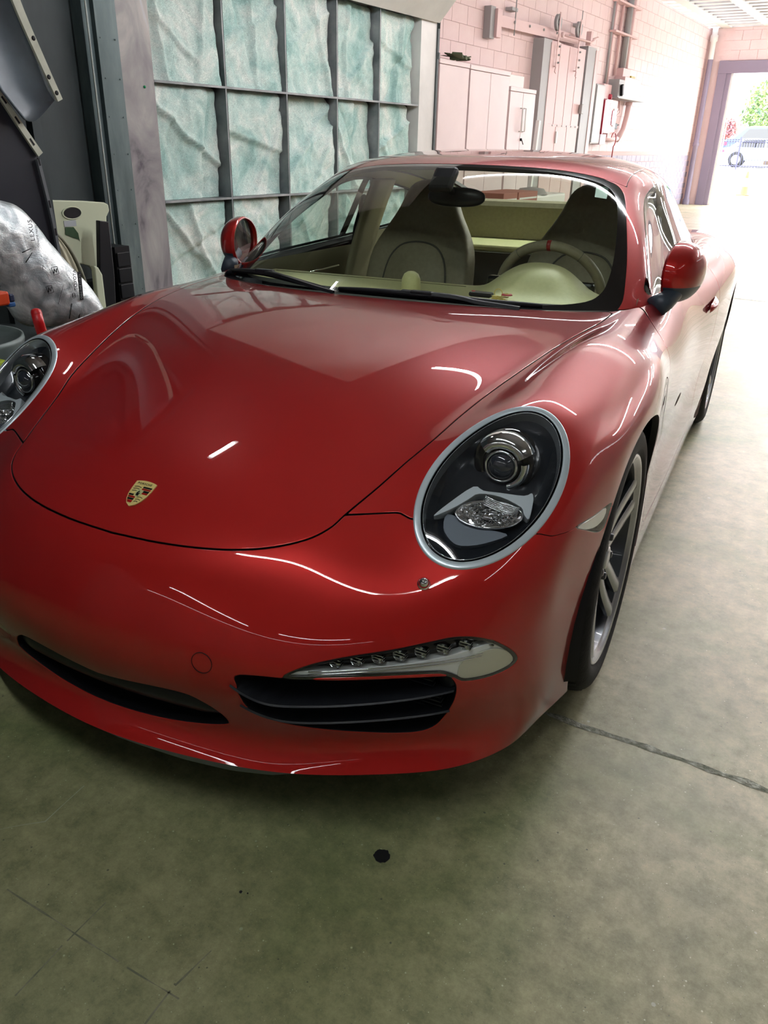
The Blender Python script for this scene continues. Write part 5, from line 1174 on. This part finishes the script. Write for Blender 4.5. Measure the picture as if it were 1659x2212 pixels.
m = MB(); m.lathe([(.0001, .062), (.012, .060), (.024, .052), (.031, .036), (.034, .0), (.036, -.02)], (-.015, .635, .862), 'z', 28); m.build('clock_pod', M['dash'], dash)
m = MB(); m.box((-.68, .86, .45), (.68, .90, .79)); m.build('dash_lower', M['carpet'], dash)
m = MB(); m.box((.18, .84, .84), (.55, .875, .90), bev=.01); m.build('instrument_cluster', M['gloss_black'], dash)
# steering wheel
SWc = Vector((.357, 1.035, .825)); sn = Vector((0, .93, .37)).normalized(); sux = Vector((1, 0, 0)); suz = sux.cross(sn) * -1
suz = suz if suz.z > 0 else -suz
rim_pt = lambda a, r=.186: SWc + sux * (r * math.cos(a)) + suz * (r * math.sin(a))
m = MB(); m.tube([rim_pt(2 * PI * i / 64) for i in range(64)], .0175, 12, closed=True); sw = m.build('steering_wheel', M['leather'], car)
m = MB(); m.tube([rim_pt(PI / 2 + .035 - .07 * i / 4 ) for i in range(5)], .0185, 12); m.build('centre_mark', M['redmark'], sw)
for a in (PI / 2 + .62, PI / 2 - .62): m = MB(); m.tube([rim_pt(a - .004), rim_pt(a + .004)], .0180, 12); m.build('rim_seam', M['carpet'], sw)
for a in (.1, PI - .1, -PI / 2): m = MB(); m.tube([SWc + (rim_pt(a) - SWc) * .2, rim_pt(a, .18)], [.03, .014], 8); m.build('steering_spoke', M['leather'], sw)
m = MB(); m.tube([SWc - sn * .04, SWc + sn * .012], [.07, .055], 20); m.build('steering_hub', M['leather'], sw)
# seats
def seat(cx):
    prof = [(.40, .24, .11), (.55, .255, .11), (.70, .25, .10), (.82, .245, .095), (.90, .235, .09), (.97, .20, .085), (1.02, .165, .08), (1.07, .135, .078), (1.12, .118, .075), (1.155, .10, .065), (1.175, .07, .045), (1.182, .03, .02)]
    m = MB(); v = []; n = 28
    for z, w, t in prof:
        yc = 1.36 + (z - .40) * .30
        for i in range(n):
            a = 2 * PI * i / n; c, s_ = math.cos(a), math.sin(a); x = math.copysign(abs(c) ** .55, c) * w; y = math.copysign(abs(s_) ** .6, s_) * t * .7
            if y < 0 and z < .97: y -= .035 * (abs(x) / w) ** 3
            v.append((cx + x, yc + y, z))
    k = len(prof); m.add(v, [(j * n + i, j * n + (i + 1) % n, (j + 1) * n + (i + 1) % n, (j + 1) * n + i) for j in range(k - 1) for i in range(n)] + [tuple(range((k - 1) * n, k * n))], True)
    s_ = m.build('seat', M['leather'], car); mod_sub(s_, 1)
    yf = lambda z: 1.36 + (z - .40) * .30 - .072
    arch_ = [(-.135, .42), (-.15, .70), (-.145, .80), (-.125, .87), (-.085, .915), (-.03, .932), (.03, .932), (.085, .915), (.125, .87), (.145, .80), (.15, .70), (.135, .42)]
    ap = [tuple(p) for p in spline(arch_, 3, closed=False)]
    m = MB(); v = [(cx + x, yf(z) - .002, z) for x, z in ap] + [(cx + x * .93, yf(z) - .018, .42 + (z - .42) * .975) for x, z in ap] + [(cx, yf(.66) - .026, .66)]; n = len(ap)
    m.add(v, [(i, i + 1, n + i + 1, n + i) for i in range(n - 1)] + [(n + i, n + i + 1, 2 * n) for i in range(n - 1)], True); m.build('seat_insert', M['leather'], s_)
    m = MB(); m.tube([(cx + x, yf(z) - .004, z) for x, z in ap], .004, 6); m.build('seat_piping', M['carpet'], s_)
    m = MB(); m.tube([(cx - .145, yf(.70) - .018, .70), (cx, yf(.70) - .028, .70), (cx + .145, yf(.70) - .018, .70)], .003, 6); m.build('seat_seam', M['carpet'], s_)
    m = MB(); m.box((cx - .25, .98, .30), (cx + .25, 1.40, .46), bev=.05); c_ = m.build('seat_cushion', M['leather'], s_); 
    return s_
seat(-.345); seat(.375)
# rear bench, parcel shelf, door cards, trims
m = MB(); m.box((-.52, 2.10, .88), (.52, 2.18, 1.085), bev=.03); rb = m.build('rear_backrest', M['leather'], car)
m = MB(); m.box((-.50, 1.78, .875), (.50, 2.10, .905), bev=.01); m.build('rear_shelf', M['dash'], rb)
m = MB(); m.box((-.50, 1.76, .45), (.50, 1.80, .875)); m.build('rear_panel', M['carpet'], rb)
m = MB(); m.box((-.80, .60, .30), (.80, 3.0, .33)); m.box((-.14, .9, .33), (.14, 1.7, .52), bev=.04); m.build('cabin_floor', M['carpet'], car)
for sx in (1, -1):
    m = MB(); m.sheet(lambda u, v: (sx * (.745 + .045 * math.sin(PI * min(1, v * 1.1)) - .02 * v), .62 + .98 * u, .42 + .475 * v), 12, 12); dp = m.build('door_card', M['trimleather'], car)
    m = MB(); m.box((sx * .75 - .045, .95, .70), (sx * .75 + .045, 1.5, .735), bev=.012); m.build('armrest', M['leather'], dp)
    m = MB(); m.tube([(sx * .722, .92, .800), (sx * .722, 1.15, .812), (sx * .722, 1.40, .815)], .006, 6); m.build('trim_strip', M['chrome'], dp)
    m = MB(); m.sheet(lambda u, v: (sx * (.73 - .10 * u * v - .06 * u), 1.60 + .9 * u, .50 + (.44 + .03 * u) * v), 8, 8); m.build('rear_side_panel', M['trimleather'], car)
    # belt pillar: trim, belt and guide loop
    m = MB(); m.sheet(lambda u, v: (sx * (.735 - .155 * v ** 1.6 - .018), 1.40 + .20 * u + .02 * v, .60 + .58 * v), 4, 12); bp = m.build('belt_pillar', M['trimleather'], car); mod_solid(bp, .02)
    m = MB(); v = []
    for p_ in ((.640, 1.455, 1.075), (.665, 1.44, .98), (.69, 1.44, .80), (.70, 1.46, .62)): v += [(sx * p_[0], p_[1], p_[2]), (sx * p_[0], p_[1] + .045, p_[2])]
    m.add(v, [(2 * i, 2 * i + 1, 2 * i + 3, 2 * i + 2) for i in range(3)]); b_ = m.build('seat_belt', M['black'], car); mod_solid(b_, .003)
    m = MB(); m.tube([(sx * .632, 1.478 + .03 * math.cos(a), 1.06 + .045 * math.sin(a)) for a in [2 * PI * i / 20 for i in range(20)]], .011, 8, closed=True); m.build('belt_guide', M['leather'], b_)
to_obj(clip(clip(up, roofF), lambda V: rwF(V) + .03, -1), 'headliner', M['headliner'], car, flange=False, off=-.022)
to_obj(pill, 'pillar_trim', M['trimleather'], car, flange=False, off=-.016)
# interior mirror with its foot
m = MB()
def rm(u, v):
    th = 2 * PI * u; ph = PI * (v - .5); return (.008 + .108 * math.cos(ph) ** .6 * math.copysign(abs(math.cos(th)) ** .8, math.cos(th)), .955 + .028 * math.sin(ph), 1.142 + .033 * math.cos(ph) ** .6 * math.copysign(abs(math.sin(th)) ** .8, math.sin(th)))
m.sheet(rm, 32, 12); im = m.build('interior_mirror', M['satin'], car)
m = MB(); m.box((-.042, .80, 1.185), (.042, .90, 1.215), rot=(.75, 0, 0), bev=.012); m.tube([(.0, .87, 1.19), (0, .93, 1.16)], .012, 8); m.build('mirror_stalk', M['black'], im)
# inspection sticker on the glass
m = MB(); q = [(.486, 1.000, 1.196), (.524, 1.018, 1.191), (.534, .953, 1.158), (.498, .938, 1.163)]; m.add([(a - .001, b + .004, c - .004) for a, b, c in q], [(0, 1, 2, 3)]); st = m.build('windshield_sticker', mat('pale_sticker', (.45, .62, .60), .5), car); mod_solid(st, .0005)
# small makers' text on the dash corner
# ------------------------------------------------------------------ keys lying at the foot of the windscreen
keys = empty('car_keys', label='black key fob with brass keys and a red tag lying on the cream dashboard', cat='keys')
keys.matrix_world = car.matrix_world
kz = max(dz(x_, y_) for x_ in (.2, .28, .35) for y_ in (.58, .63)) + .001
m = MB(); m.box((.205, .592, kz + .001), (.282, .627, kz + .017), rot=(0, 0, -.06), bev=.007); kf = m.build('key_fob', M['black'], keys)
m = MB(); m.lathe([(.0001, .0008), (.006, .0008), (.006, -.001)], (.217, .608, kz + .0178), 'z', 16); m.build('fob_button', mat('red_button', (.6, .03, .05), .4), kf)
m = MB(); m.tube([(.302 + .013 * math.cos(a), .605, kz + .018 + .013 * math.sin(a)) for a in [2 * PI * i / 20 for i in range(20)]], .0018, 6, closed=True); m.build('key_ring', M['gold'], keys)
for k, a in enumerate((-.5, -.85, -.2)):
    m = MB(); m.box((.292, .585, kz + .001 + .004 * k), (.342, .592, kz + .004 + .004 * k), rot=(.0, .0, a)); m.box((.289, .580, kz + .001 + .004 * k), (.305, .597, kz + .005 + .004 * k), rot=(0, 0, a), bev=.002); m.build('key', M['gold'], keys)
m = MB(); m.lathe([(.0001, .004), (.015, .004), (.018, .0), (.0001, -.002)], (.335, .590, kz + .016), 'z', 20); kt = m.build('key_tag', mat('red_tag', (.55, .05, .07), .4), keys)
m = MB(); m.lathe([(.004, .0055), (.008, .0055), (.008, .004)], (.335, .590, kz + .016), 'z', 16); m.build('tag_emblem', M['gold'], kt)
# ------------------------------------------------------------------ stored car parts at the left
def yz(x, thick, bulge=0):
    return lambda a, b, h: (x + h * thick, a, b)
def slab(name, poly, x, t, mt, parent=None, bev=.004, **k):
    m = MB(); m.prism(poly, 0, 1, lambda a, b, h: (x - t + t * h, a, b)); o = m.build(name, mt, parent, **k); mod_bev(o, bev, 2); 
    return o
# foil wrapped bumper
def bubble():
    m = mat('bubble_foil', (.62, .66, .67), .38, .45); b = m.node_tree.nodes['Principled BSDF']; c = coords(m, 'Object')
    v = nd(m, 'ShaderNodeTexVoronoi'); v.inputs['Scale'].default_value = 190; v.inputs['Randomness'].default_value = .15; lk(m, c, v.inputs['Vector'])
    n = nd(m, 'ShaderNodeTexNoise'); n.inputs['Scale'].default_value = 14; n.inputs['Detail'].default_value = 5; n.inputs['Distortion'].default_value = 1; lk(m, c, n.inputs['Vector'])
    ad = nd(m, 'ShaderNodeMath', operation='MULTIPLY_ADD'); ad.inputs[1].default_value = -.25; lk(m, v.outputs['Distance'], ad.inputs[0]); lk(m, n.outputs['Fac'], ad.inputs[2])
    bp = nd(m, 'ShaderNodeBump'); bp.inputs['Strength'].default_value = .45; bp.inputs['Distance'].default_value = .010; lk(m, ad.outputs[0], bp.inputs['Height']); lk(m, bp.outputs[0], b.inputs['Normal'])
    r = nd(m, 'ShaderNodeValToRGB'); r.color_ramp.elements[0].position = .35; r.color_ramp.elements[0].color = (.36, .40, .42, 1); r.color_ramp.elements[1].position = .62; r.color_ramp.elements[1].color = (.78, .80, .80, 1); lk(m, n.outputs['Fac'], r.inputs[0]); lk(m, r.outputs[0], b.inputs['Base Color'])
    return m
M['foil'] = bubble(); M['ink'] = mat('print_ink', (.01, .01, .012), .6)
EU = spline([(1.62, 1.075), (1.70, 1.086), (1.765, 1.078), (1.833, 1.055), (1.879, 1.008), (1.915, .962), (1.955, .906), (2.008, .836), (2.053, .787), (2.091, .742), (2.143, .647), (2.19, .56)], 4, closed=False)
EL = spline([(1.50, .93), (1.58, .88), (1.66, .80), (1.70, .74), (1.721, .700), (1.745, .652), (1.80, .620), (1.888, .605), (1.98, .590), (2.06, .55), (2.12, .50)], 4, closed=False)
wb_ = empty('wrapped_bumper', (0, 0, 0), label='car bumper wrapped in silver bubble foil with black lettering', cat='bumper')
def lerp_c(C, t): k = t * (len(C) - 1); i = min(int(k), len(C) - 2); f = k - i; return C[i] * (1 - f) + C[i + 1] * f
def foil(u, v):
    a = lerp_c(EU, u); b = lerp_c(EL, u)
    p = a * (1 - v) + b * v; return (-2.805 + .055 * math.sin(PI * v) ** .6 + .010 * mn.noise(Vector((p[0] * 9, p[1] * 9, 0))) + .005 * mn.noise(Vector((p[0] * 25, p[1] * 25, 3))), p[0], p[1])
m = MB(); m.sheet(foil, 60, 30); fo = m.build('foil_wrap', M['foil'], wb_); mod_solid(fo, .01)
# black print: runs up along the edge of the wrap
def on_foil(y, z, ang, x=-2.776):
    x += .033; k_ = x / -2.8; y *= k_; z = 1.2961 + (z - 1.2961) * k_
    d = Vector((0, math.cos(ang), math.sin(ang))); n_ = Vector((1, 0, 0)); u_ = n_.cross(d); return Matrix.Translation((x, y, z)) @ Matrix((d, u_, n_)).transposed().to_4x4()
A1 = math.radians(87)
text_mesh('lettering', 'TOYOTA', .0185, M['ink'], wb_, on_foil(2.032, .728, A1, -2.780), spacing=1.05)
m = MB(); m.box((-.003, -.003, 0), (.106, .0145, .0003)); b0 = m.build('lettering_bar', M['ink'], wb_); b0.matrix_world = on_foil(2.052, .690, A1, -2.784)
text_mesh('lettering', 'GENUINE PARTS', .0128, M['foil'], wb_, on_foil(2.051, .692, A1, -2.7825), spacing=1.0)
text_mesh('lettering', 'LEXUS', .024, M['ink'], wb_, on_foil(1.878, .930, math.radians(91), -2.780), spacing=1.12)
text_mesh('lettering', 'GENUINE PARTS', .0105, M['ink'], wb_, on_foil(1.893, .906, math.radians(88), -2.782))
def mk(pts, r=.0013, x=-2.777, closed=False): x += .033; k_ = x / -2.8; m = MB(); m.tube([(x, a * k_, 1.2961 + (b - 1.2961) * k_) for a, b in pts], r, 5, closed=closed); return m.build('printed_mark', M['ink'], wb_)
for a, b in (((1.998, .680), (1.975, .622)), ((2.040, .662), (2.020, .618))): mk([a, b], .0018, -2.786)
for a, b in (((1.858, .905), (1.817, .893)), ((1.859, .890), (1.825, .857))): mk([a, b], .0016, -2.782)
mk([(1.885, .775), (1.972, .757), (1.935, .686)], .0006, -2.776)
mk([(1.894, .840), (1.905, .826), (1.892, .822)], .0008, -2.776, True)
for (cy, cz) in ((1.945, .812), (1.908, .745)):
    mk([(cy - .016, cz + .014), (cy + .010, cz + .016), (cy + .016, cz - .010), (cy - .008, cz - .014)], .0013, -2.775, True)
    mk([(cy - .008, cz - .008), (cy - .004, cz + .009), (cy + .003, cz - .004), (cy + .009, cz + .009)], .0024, -2.7745)
for k in range(3): mk([(2.012 + .007 * math.cos(a) , .706 + .006 * math.sin(a) + .004 * k) for a in [2 * PI * i / 10 for i in range(10)]], .0009, -2.782, True)
# dark fender with pale flanges
fe_ = empty('black_fender', (0, 0, 0), label='black inner side of a car fender with pale slotted flanges, hung on the rack', cat='fender')
blkp = [(1.45, 1.9), (1.70, 1.75), (1.85, 1.58), (1.962, 1.408), (2.086, 1.222), (2.079, 1.203), (2.10, 1.02), (2.116, .85), (2.11, .795), (1.98, .72), (1.6, .68), (1.3, .9)]
slab('shell', blkp, -3.0, .02, mat('primer_black', (.006, .008, .016), .5), fe_)
M['cream'] = noisy(mat('pale_flange', (.55, .56, .45), .5), [(.3, (.44, .45, .36)), (.7, (.62, .63, .52))], 12)
def ribbon(name, pts, w, x, mt, parent, slots=()):
    P = [Vector((0, *p)) for p in spline(pts, 6, closed=False)]; m = MB(); v = []
    for i, p in enumerate(P):
        t = (P[min(i + 1, len(P) - 1)] - P[max(i - 1, 0)]).normalized(); s_ = Vector((0, t.z, -t.y)); ww = (w[0] + (w[1] - w[0]) * i / (len(P) - 1)) / 2
        v += [(x, p.y - s_.y * ww, p.z - s_.z * ww), (x + .012, p.y - s_.y * ww, p.z - s_.z * ww), (x + .012, p.y + s_.y * ww, p.z + s_.z * ww), (x, p.y + s_.y * ww, p.z + s_.z * ww)]
    n = len(P); m.add(v, [(i * 4 + a, i * 4 + (a + 1) % 4, (i + 1) * 4 + (a + 1) % 4, (i + 1) * 4 + a) for i in range(n - 1) for a in range(4)] + [(0, 1, 2, 3), tuple(range(4 * n - 4, 4 * n))[::-1]]); o = m.build(name, mt, parent)
    for f in slots:
        k = int(f * (n - 1)); t = (P[min(k + 1, n - 1)] - P[k - 1]).normalized(); s_ = Vector((0, t.z, -t.y)); c = P[k]; q = [c - t * .014 - s_ * .004, c + t * .014 - s_ * .004, c + t * .014 + s_ * .004, c - t * .014 + s_ * .004]
        m = MB(); m.add([(x + .0128, a.y, a.z) for a in q], [(0, 1, 2, 3)]); m.build('slot', M['black'], o)
    return o
ribbon('upper_flange', [(1.86, 1.545), (1.955, 1.425), (2.02, 1.325), (2.088, 1.222)], (.020, .026), -2.996, M['cream'], fe_, (.15, .42, .66, .86))
ribbon('lower_flange', [(2.075, 1.205), (2.085, 1.12), (2.098, 1.0), (2.104, .90), (2.108, .80)], (.014, .012), -2.996, mat('dull_flange', (.12, .13, .14), .5), fe_, (.08, .42, .70))
gf = empty('grey_fender', (0, 0, 0), label='blue-grey car fender panel with a pale bolted edge strip, hanging high at left', cat='fender')
m = MB(); gpoly_a = [(1.70, 2.0), (1.80, 1.75), (1.936, 1.437), (2.012, 1.344)]; gpoly_b = [(2.0, 2.0), (2.05, 1.73), (2.132, 1.455), (2.160, 1.415)]
def gfn(u, v):
    k = u * 3; i = min(2, int(k)); f = k - i; a = Vector(gpoly_a[i]).lerp(Vector(gpoly_a[i + 1]), f); b = Vector(gpoly_b[i]).lerp(Vector(gpoly_b[i + 1]), f); p = a.lerp(b, v)
    z = p.y - (.035 * math.sin(PI * v) if u > .98 else 0) + .02 * v * (u > .95) * 0; return (-2.95 - .03 * math.sin(PI * v), p.x, z)
m.sheet(gfn, 24, 14); o = m.build('panel', noisy(mat('blue_grey_primer', (.12, .15, .18), .45), [(.3, (.08, .10, .12)), (.7, (.17, .21, .25))], 3), gf); mod_solid(o, .006)
st_ = ribbon('edge_strip', [(1.985, 1.96), (2.045, 1.73), (2.115, 1.55), (2.172, 1.415)], (.036, .024), -2.94, M['cream'], gf)
for (a, b) in ((2.093, 1.615), (2.135, 1.492), (2.160, 1.44)): m = MB(); m.lathe([(.003, .001), (.007, .001), (.0085, -.001)], (-2.927, a, b), 'x', 14); m.lathe([(.0001, .0012), (.003, .0012)], (-2.927, a, b), 'x', 10); m.build('bolt_hole', M['black'], st_)
# rack that carries the parts
rk = empty('parts_rack', (0, 0, 0), label='dark steel rack behind the stored car parts', cat='rack')
for (x, y) in ((-3.06, 1.35), (-3.06, 2.13), (-3.42, 1.35), (-3.42, 2.13)): m = MB(); m.box((x - .02, y - .02, 0), (x + .02, y + .02, 2.15)); m.build('upright', M['darksteel'], rk)
for z in (.50, 2.10): m = MB(); m.box((-3.46, 1.33, z - .03), (-2.93, 2.16, z)); m.build('shelf', M['darksteel'], rk)
# cream bumper cover, sealing strip, ribbed cushion
cb = empty('cream_cover', (0, 0, 0), label='cream plastic cover with a round hole, standing against the sheet metal wall', cat='cover')
ox, oz = 2.722, .930
outer = [(2.600, .998), (2.80, .985), (2.93, .972), (2.955, .960), (2.958, .93), (2.935, .90), (2.925, .84), (2.905, .72), (2.876, .588), (2.839, .587), (2.78, .66), (2.604, .712)]
pts_in = [(ox + .052 * math.cos(2 * PI * i / 24), oz + .026 * math.sin(2 * PI * i / 24)) for i in range(24)]
m = MB(); m.prism(outer, 0, 1, lambda a, b, h: (-3.715 + .015 * h, a, b)); o = m.build('cover_shell', mat('cream_plastic', (.56, .60, .44), .4), cb); mod_bev(o, .006, 3)
m = MB(); m.prism(pts_in, 0, 1, lambda a, b, h: (-3.70 + .0015 * h, a, b)); m.build('round_hole', M['black'], cb)
m = MB(); m.tube([(-3.699, ox - .004 + .058 * math.cos(2 * PI * i / 24), oz + .03 * math.sin(2 * PI * i / 24)) for i in range(24)], .003, 6, closed=True); m.build('hole_rim', bpy.data.materials['cream_plastic'], cb)
m = MB(); m.box((-3.70, 2.662, .866), (-3.698, 2.735, .895)); m.build('paper_label', mat('grey_label', (.4, .42, .45), .6), cb)
m = MB(); m.add([(-3.697, 2.665, .865), (-3.697, 2.66, .83), (-3.697, 2.70, .812), (-3.697, 2.735, .80), (-3.697, 2.742, .785), (-3.697, 2.738, .83), (-3.697, 2.715, .862)], [tuple(range(7))]); m.build('green_mark', mat('green_mark', (.02, .06, .02), .6), cb)
slab('sealing_strip', [(2.805, .895), (2.865, .885), (2.86, .62), (2.83, .30), (2.82, .0), (2.76, .0), (2.745, .47)], -3.60, .03, M['satin'], None, label='long black trim strip standing upright beside the cream cover', cat='trim')
bc = empty('ribbed_cushion', (0, 0, 0), label='beige ribbed oval seat pad standing below the cream cover', cat='cushion')
m = MB(); NR = 72
def cush(u, v):
    a = PI * v; y = 2.40 + .235 * math.sin(a) * (u) ; z = .45 + .445 * math.cos(a)
    return (-3.55 + .02 * math.cos(u * 28) * .22 + .035 * (1 - u ** 3), y, max(z, .004))
m.sheet(cush, 60, 30); m.build('pad', noisy(mat('beige_ribbed', (.38, .36, .26), .8), [(.3, (.32, .30, .22)), (.7, (.44, .42, .31))], 6), bc)
m = MB(); m.tube([(-3.545, 2.40 + .24 * math.sin(PI * i / 30), .45 + .445 * math.cos(PI * i / 30)) for i in range(31)], .010, 8); m.build('piping', mat('olive_piping', (.24, .24, .18), .7), bc)
m = MB(); m.prism([(2.63, .70), (2.655, .69), (2.675, .65), (2.672, .40), (2.64, .2), (2.61, .2)], 0, 1, lambda a, b, h: (-3.49 + .03 * h, a, b)); o = m.build('side_bolster', bpy.data.materials['cream_plastic'], bc); mod_bev(o, .008, 3)
m = MB(); m.box((-3.745, 2.63, 0), (-3.665, 2.86, .586)); m.build('storage_crate', M['black'], None, label='black crate on the floor under the cream cover', cat='crate')
# dark speaker-like boxes behind the trim strip
m = MB()
sh = empty('drawer_tower', (0, 0, 0), label='dark narrow drawer tower between the trim strip and the galvanised post', cat='drawers')
m.box((-3.92, 2.96, 0), (-3.70, 3.06, .74)); m.build('tower_body', M['black'], sh)
for k in range(8): m = MB(); m.box((-3.702, 2.965, .04 + .085 * k), (-3.690, 3.055, .115 + .085 * k), bev=.003); m.build('drawer', M['satin'], sh)
# red handle, orange grip, grey drum, yellow item
rh = empty('red_handle', (0, 0, 0), label='round red handle standing up behind the right headlight of the car', cat='handle')
m = MB(); m.tube([(-2.50, 1.665, .50), (-2.50, 1.650, .64), (-2.50, 1.640, .70), (-2.50, 1.637, .735)], .0185, 14); m.lathe([(.0185, .0), (.016, .010), (.008, .015), (.0001, .016)], (-2.50, 1.637, .735), 'z', 14); m.build('grip', mat('red_grip', (.60, .012, .015), .35, coat=.4), rh)
m = MB(); m.tube([(-2.50, 1.665, .50), (-2.50, 1.68, 0)], .012, 10); m.build('shaft', M['satin'], rh)
og = empty('orange_clamp', (0, 0, 0), label='orange clamp with a dark blue end at the left edge of the picture', cat='clamp')
m = MB(); m.box((-2.42, 1.40, .800), (-2.38, 1.475, .842), bev=.006); m.build('orange_grip', mat('orange_grip', (.65, .07, .02), .4), og)
m = MB(); m.box((-2.42, 1.475, .808), (-2.38, 1.492, .832), bev=.004); m.build('dark_end', mat('navy_end', (.02, .03, .07), .5), og); m = MB(); m.box((-2.42, 1.468, .792), (-2.38, 1.492, .808), bev=.004); m.build('blue_end', mat('blue_end', (.03, .10, .28), .4), og)
m = MB(); m.tube([(-2.40, 1.43, .80), (-2.46, 1.43, .674)], .01, 8); m.tube([(-2.40, 1.43, .84), (-2.41, 1.46, .865)], .012, 8); m.build('clamp_bar', M['black'], og)
dr = empty('grey_drum', (0, 0, 0), label='grey steel drum behind the right headlight of the car', cat='drum')
m = MB(); m.lathe([(.0001, .66), (.20, .66), (.205, .675), (.213, .675), (.215, .66), (.21, .64), (.21, .45), (.215, .44), (.21, .43), (.21, 0), (.0001, 0)], (-2.62, 1.40, 0), 'z', 48); m.build('drum_shell', noisy(mat('drum_grey', (.14, .18, .17), .5, .2), [(.3, (.08, .10, .10)), (.7, (.20, .24, .23))], 4), dr)
m = MB(); m.box((-2.30, 1.20, .0), (-2.16, 1.305, .69), bev=.01); m.build('yellow_bottle', mat('yellow_green', (.40, .50, .04), .4), None, label='yellow-green container at the left edge beside the right headlight', cat='container')
m = MB(); m.box((-2.86, 1.72, 0), (-2.64, 2.12, .50)); o = m.build('dark_crate', mat('dark_wood', (.03, .022, .015), .8), None, label='dark wooden crate below the foil wrapped bumper', cat='crate')
m = MB(); m.box((-2.60, 1.90, .50), (-2.57, 1.96, .60), bev=.005); m.box((-2.62, 1.86, 0), (-2.56, 2.0, .50)); m.build('wood_block', mat('raw_wood', (.35, .16, .06), .7), None, label='raw wood block just behind the red handle', cat='block')
# things seen through the rear window
for k, (x, y) in enumerate(((-4.9, 8.95), (-4.9, 9.55))): pass
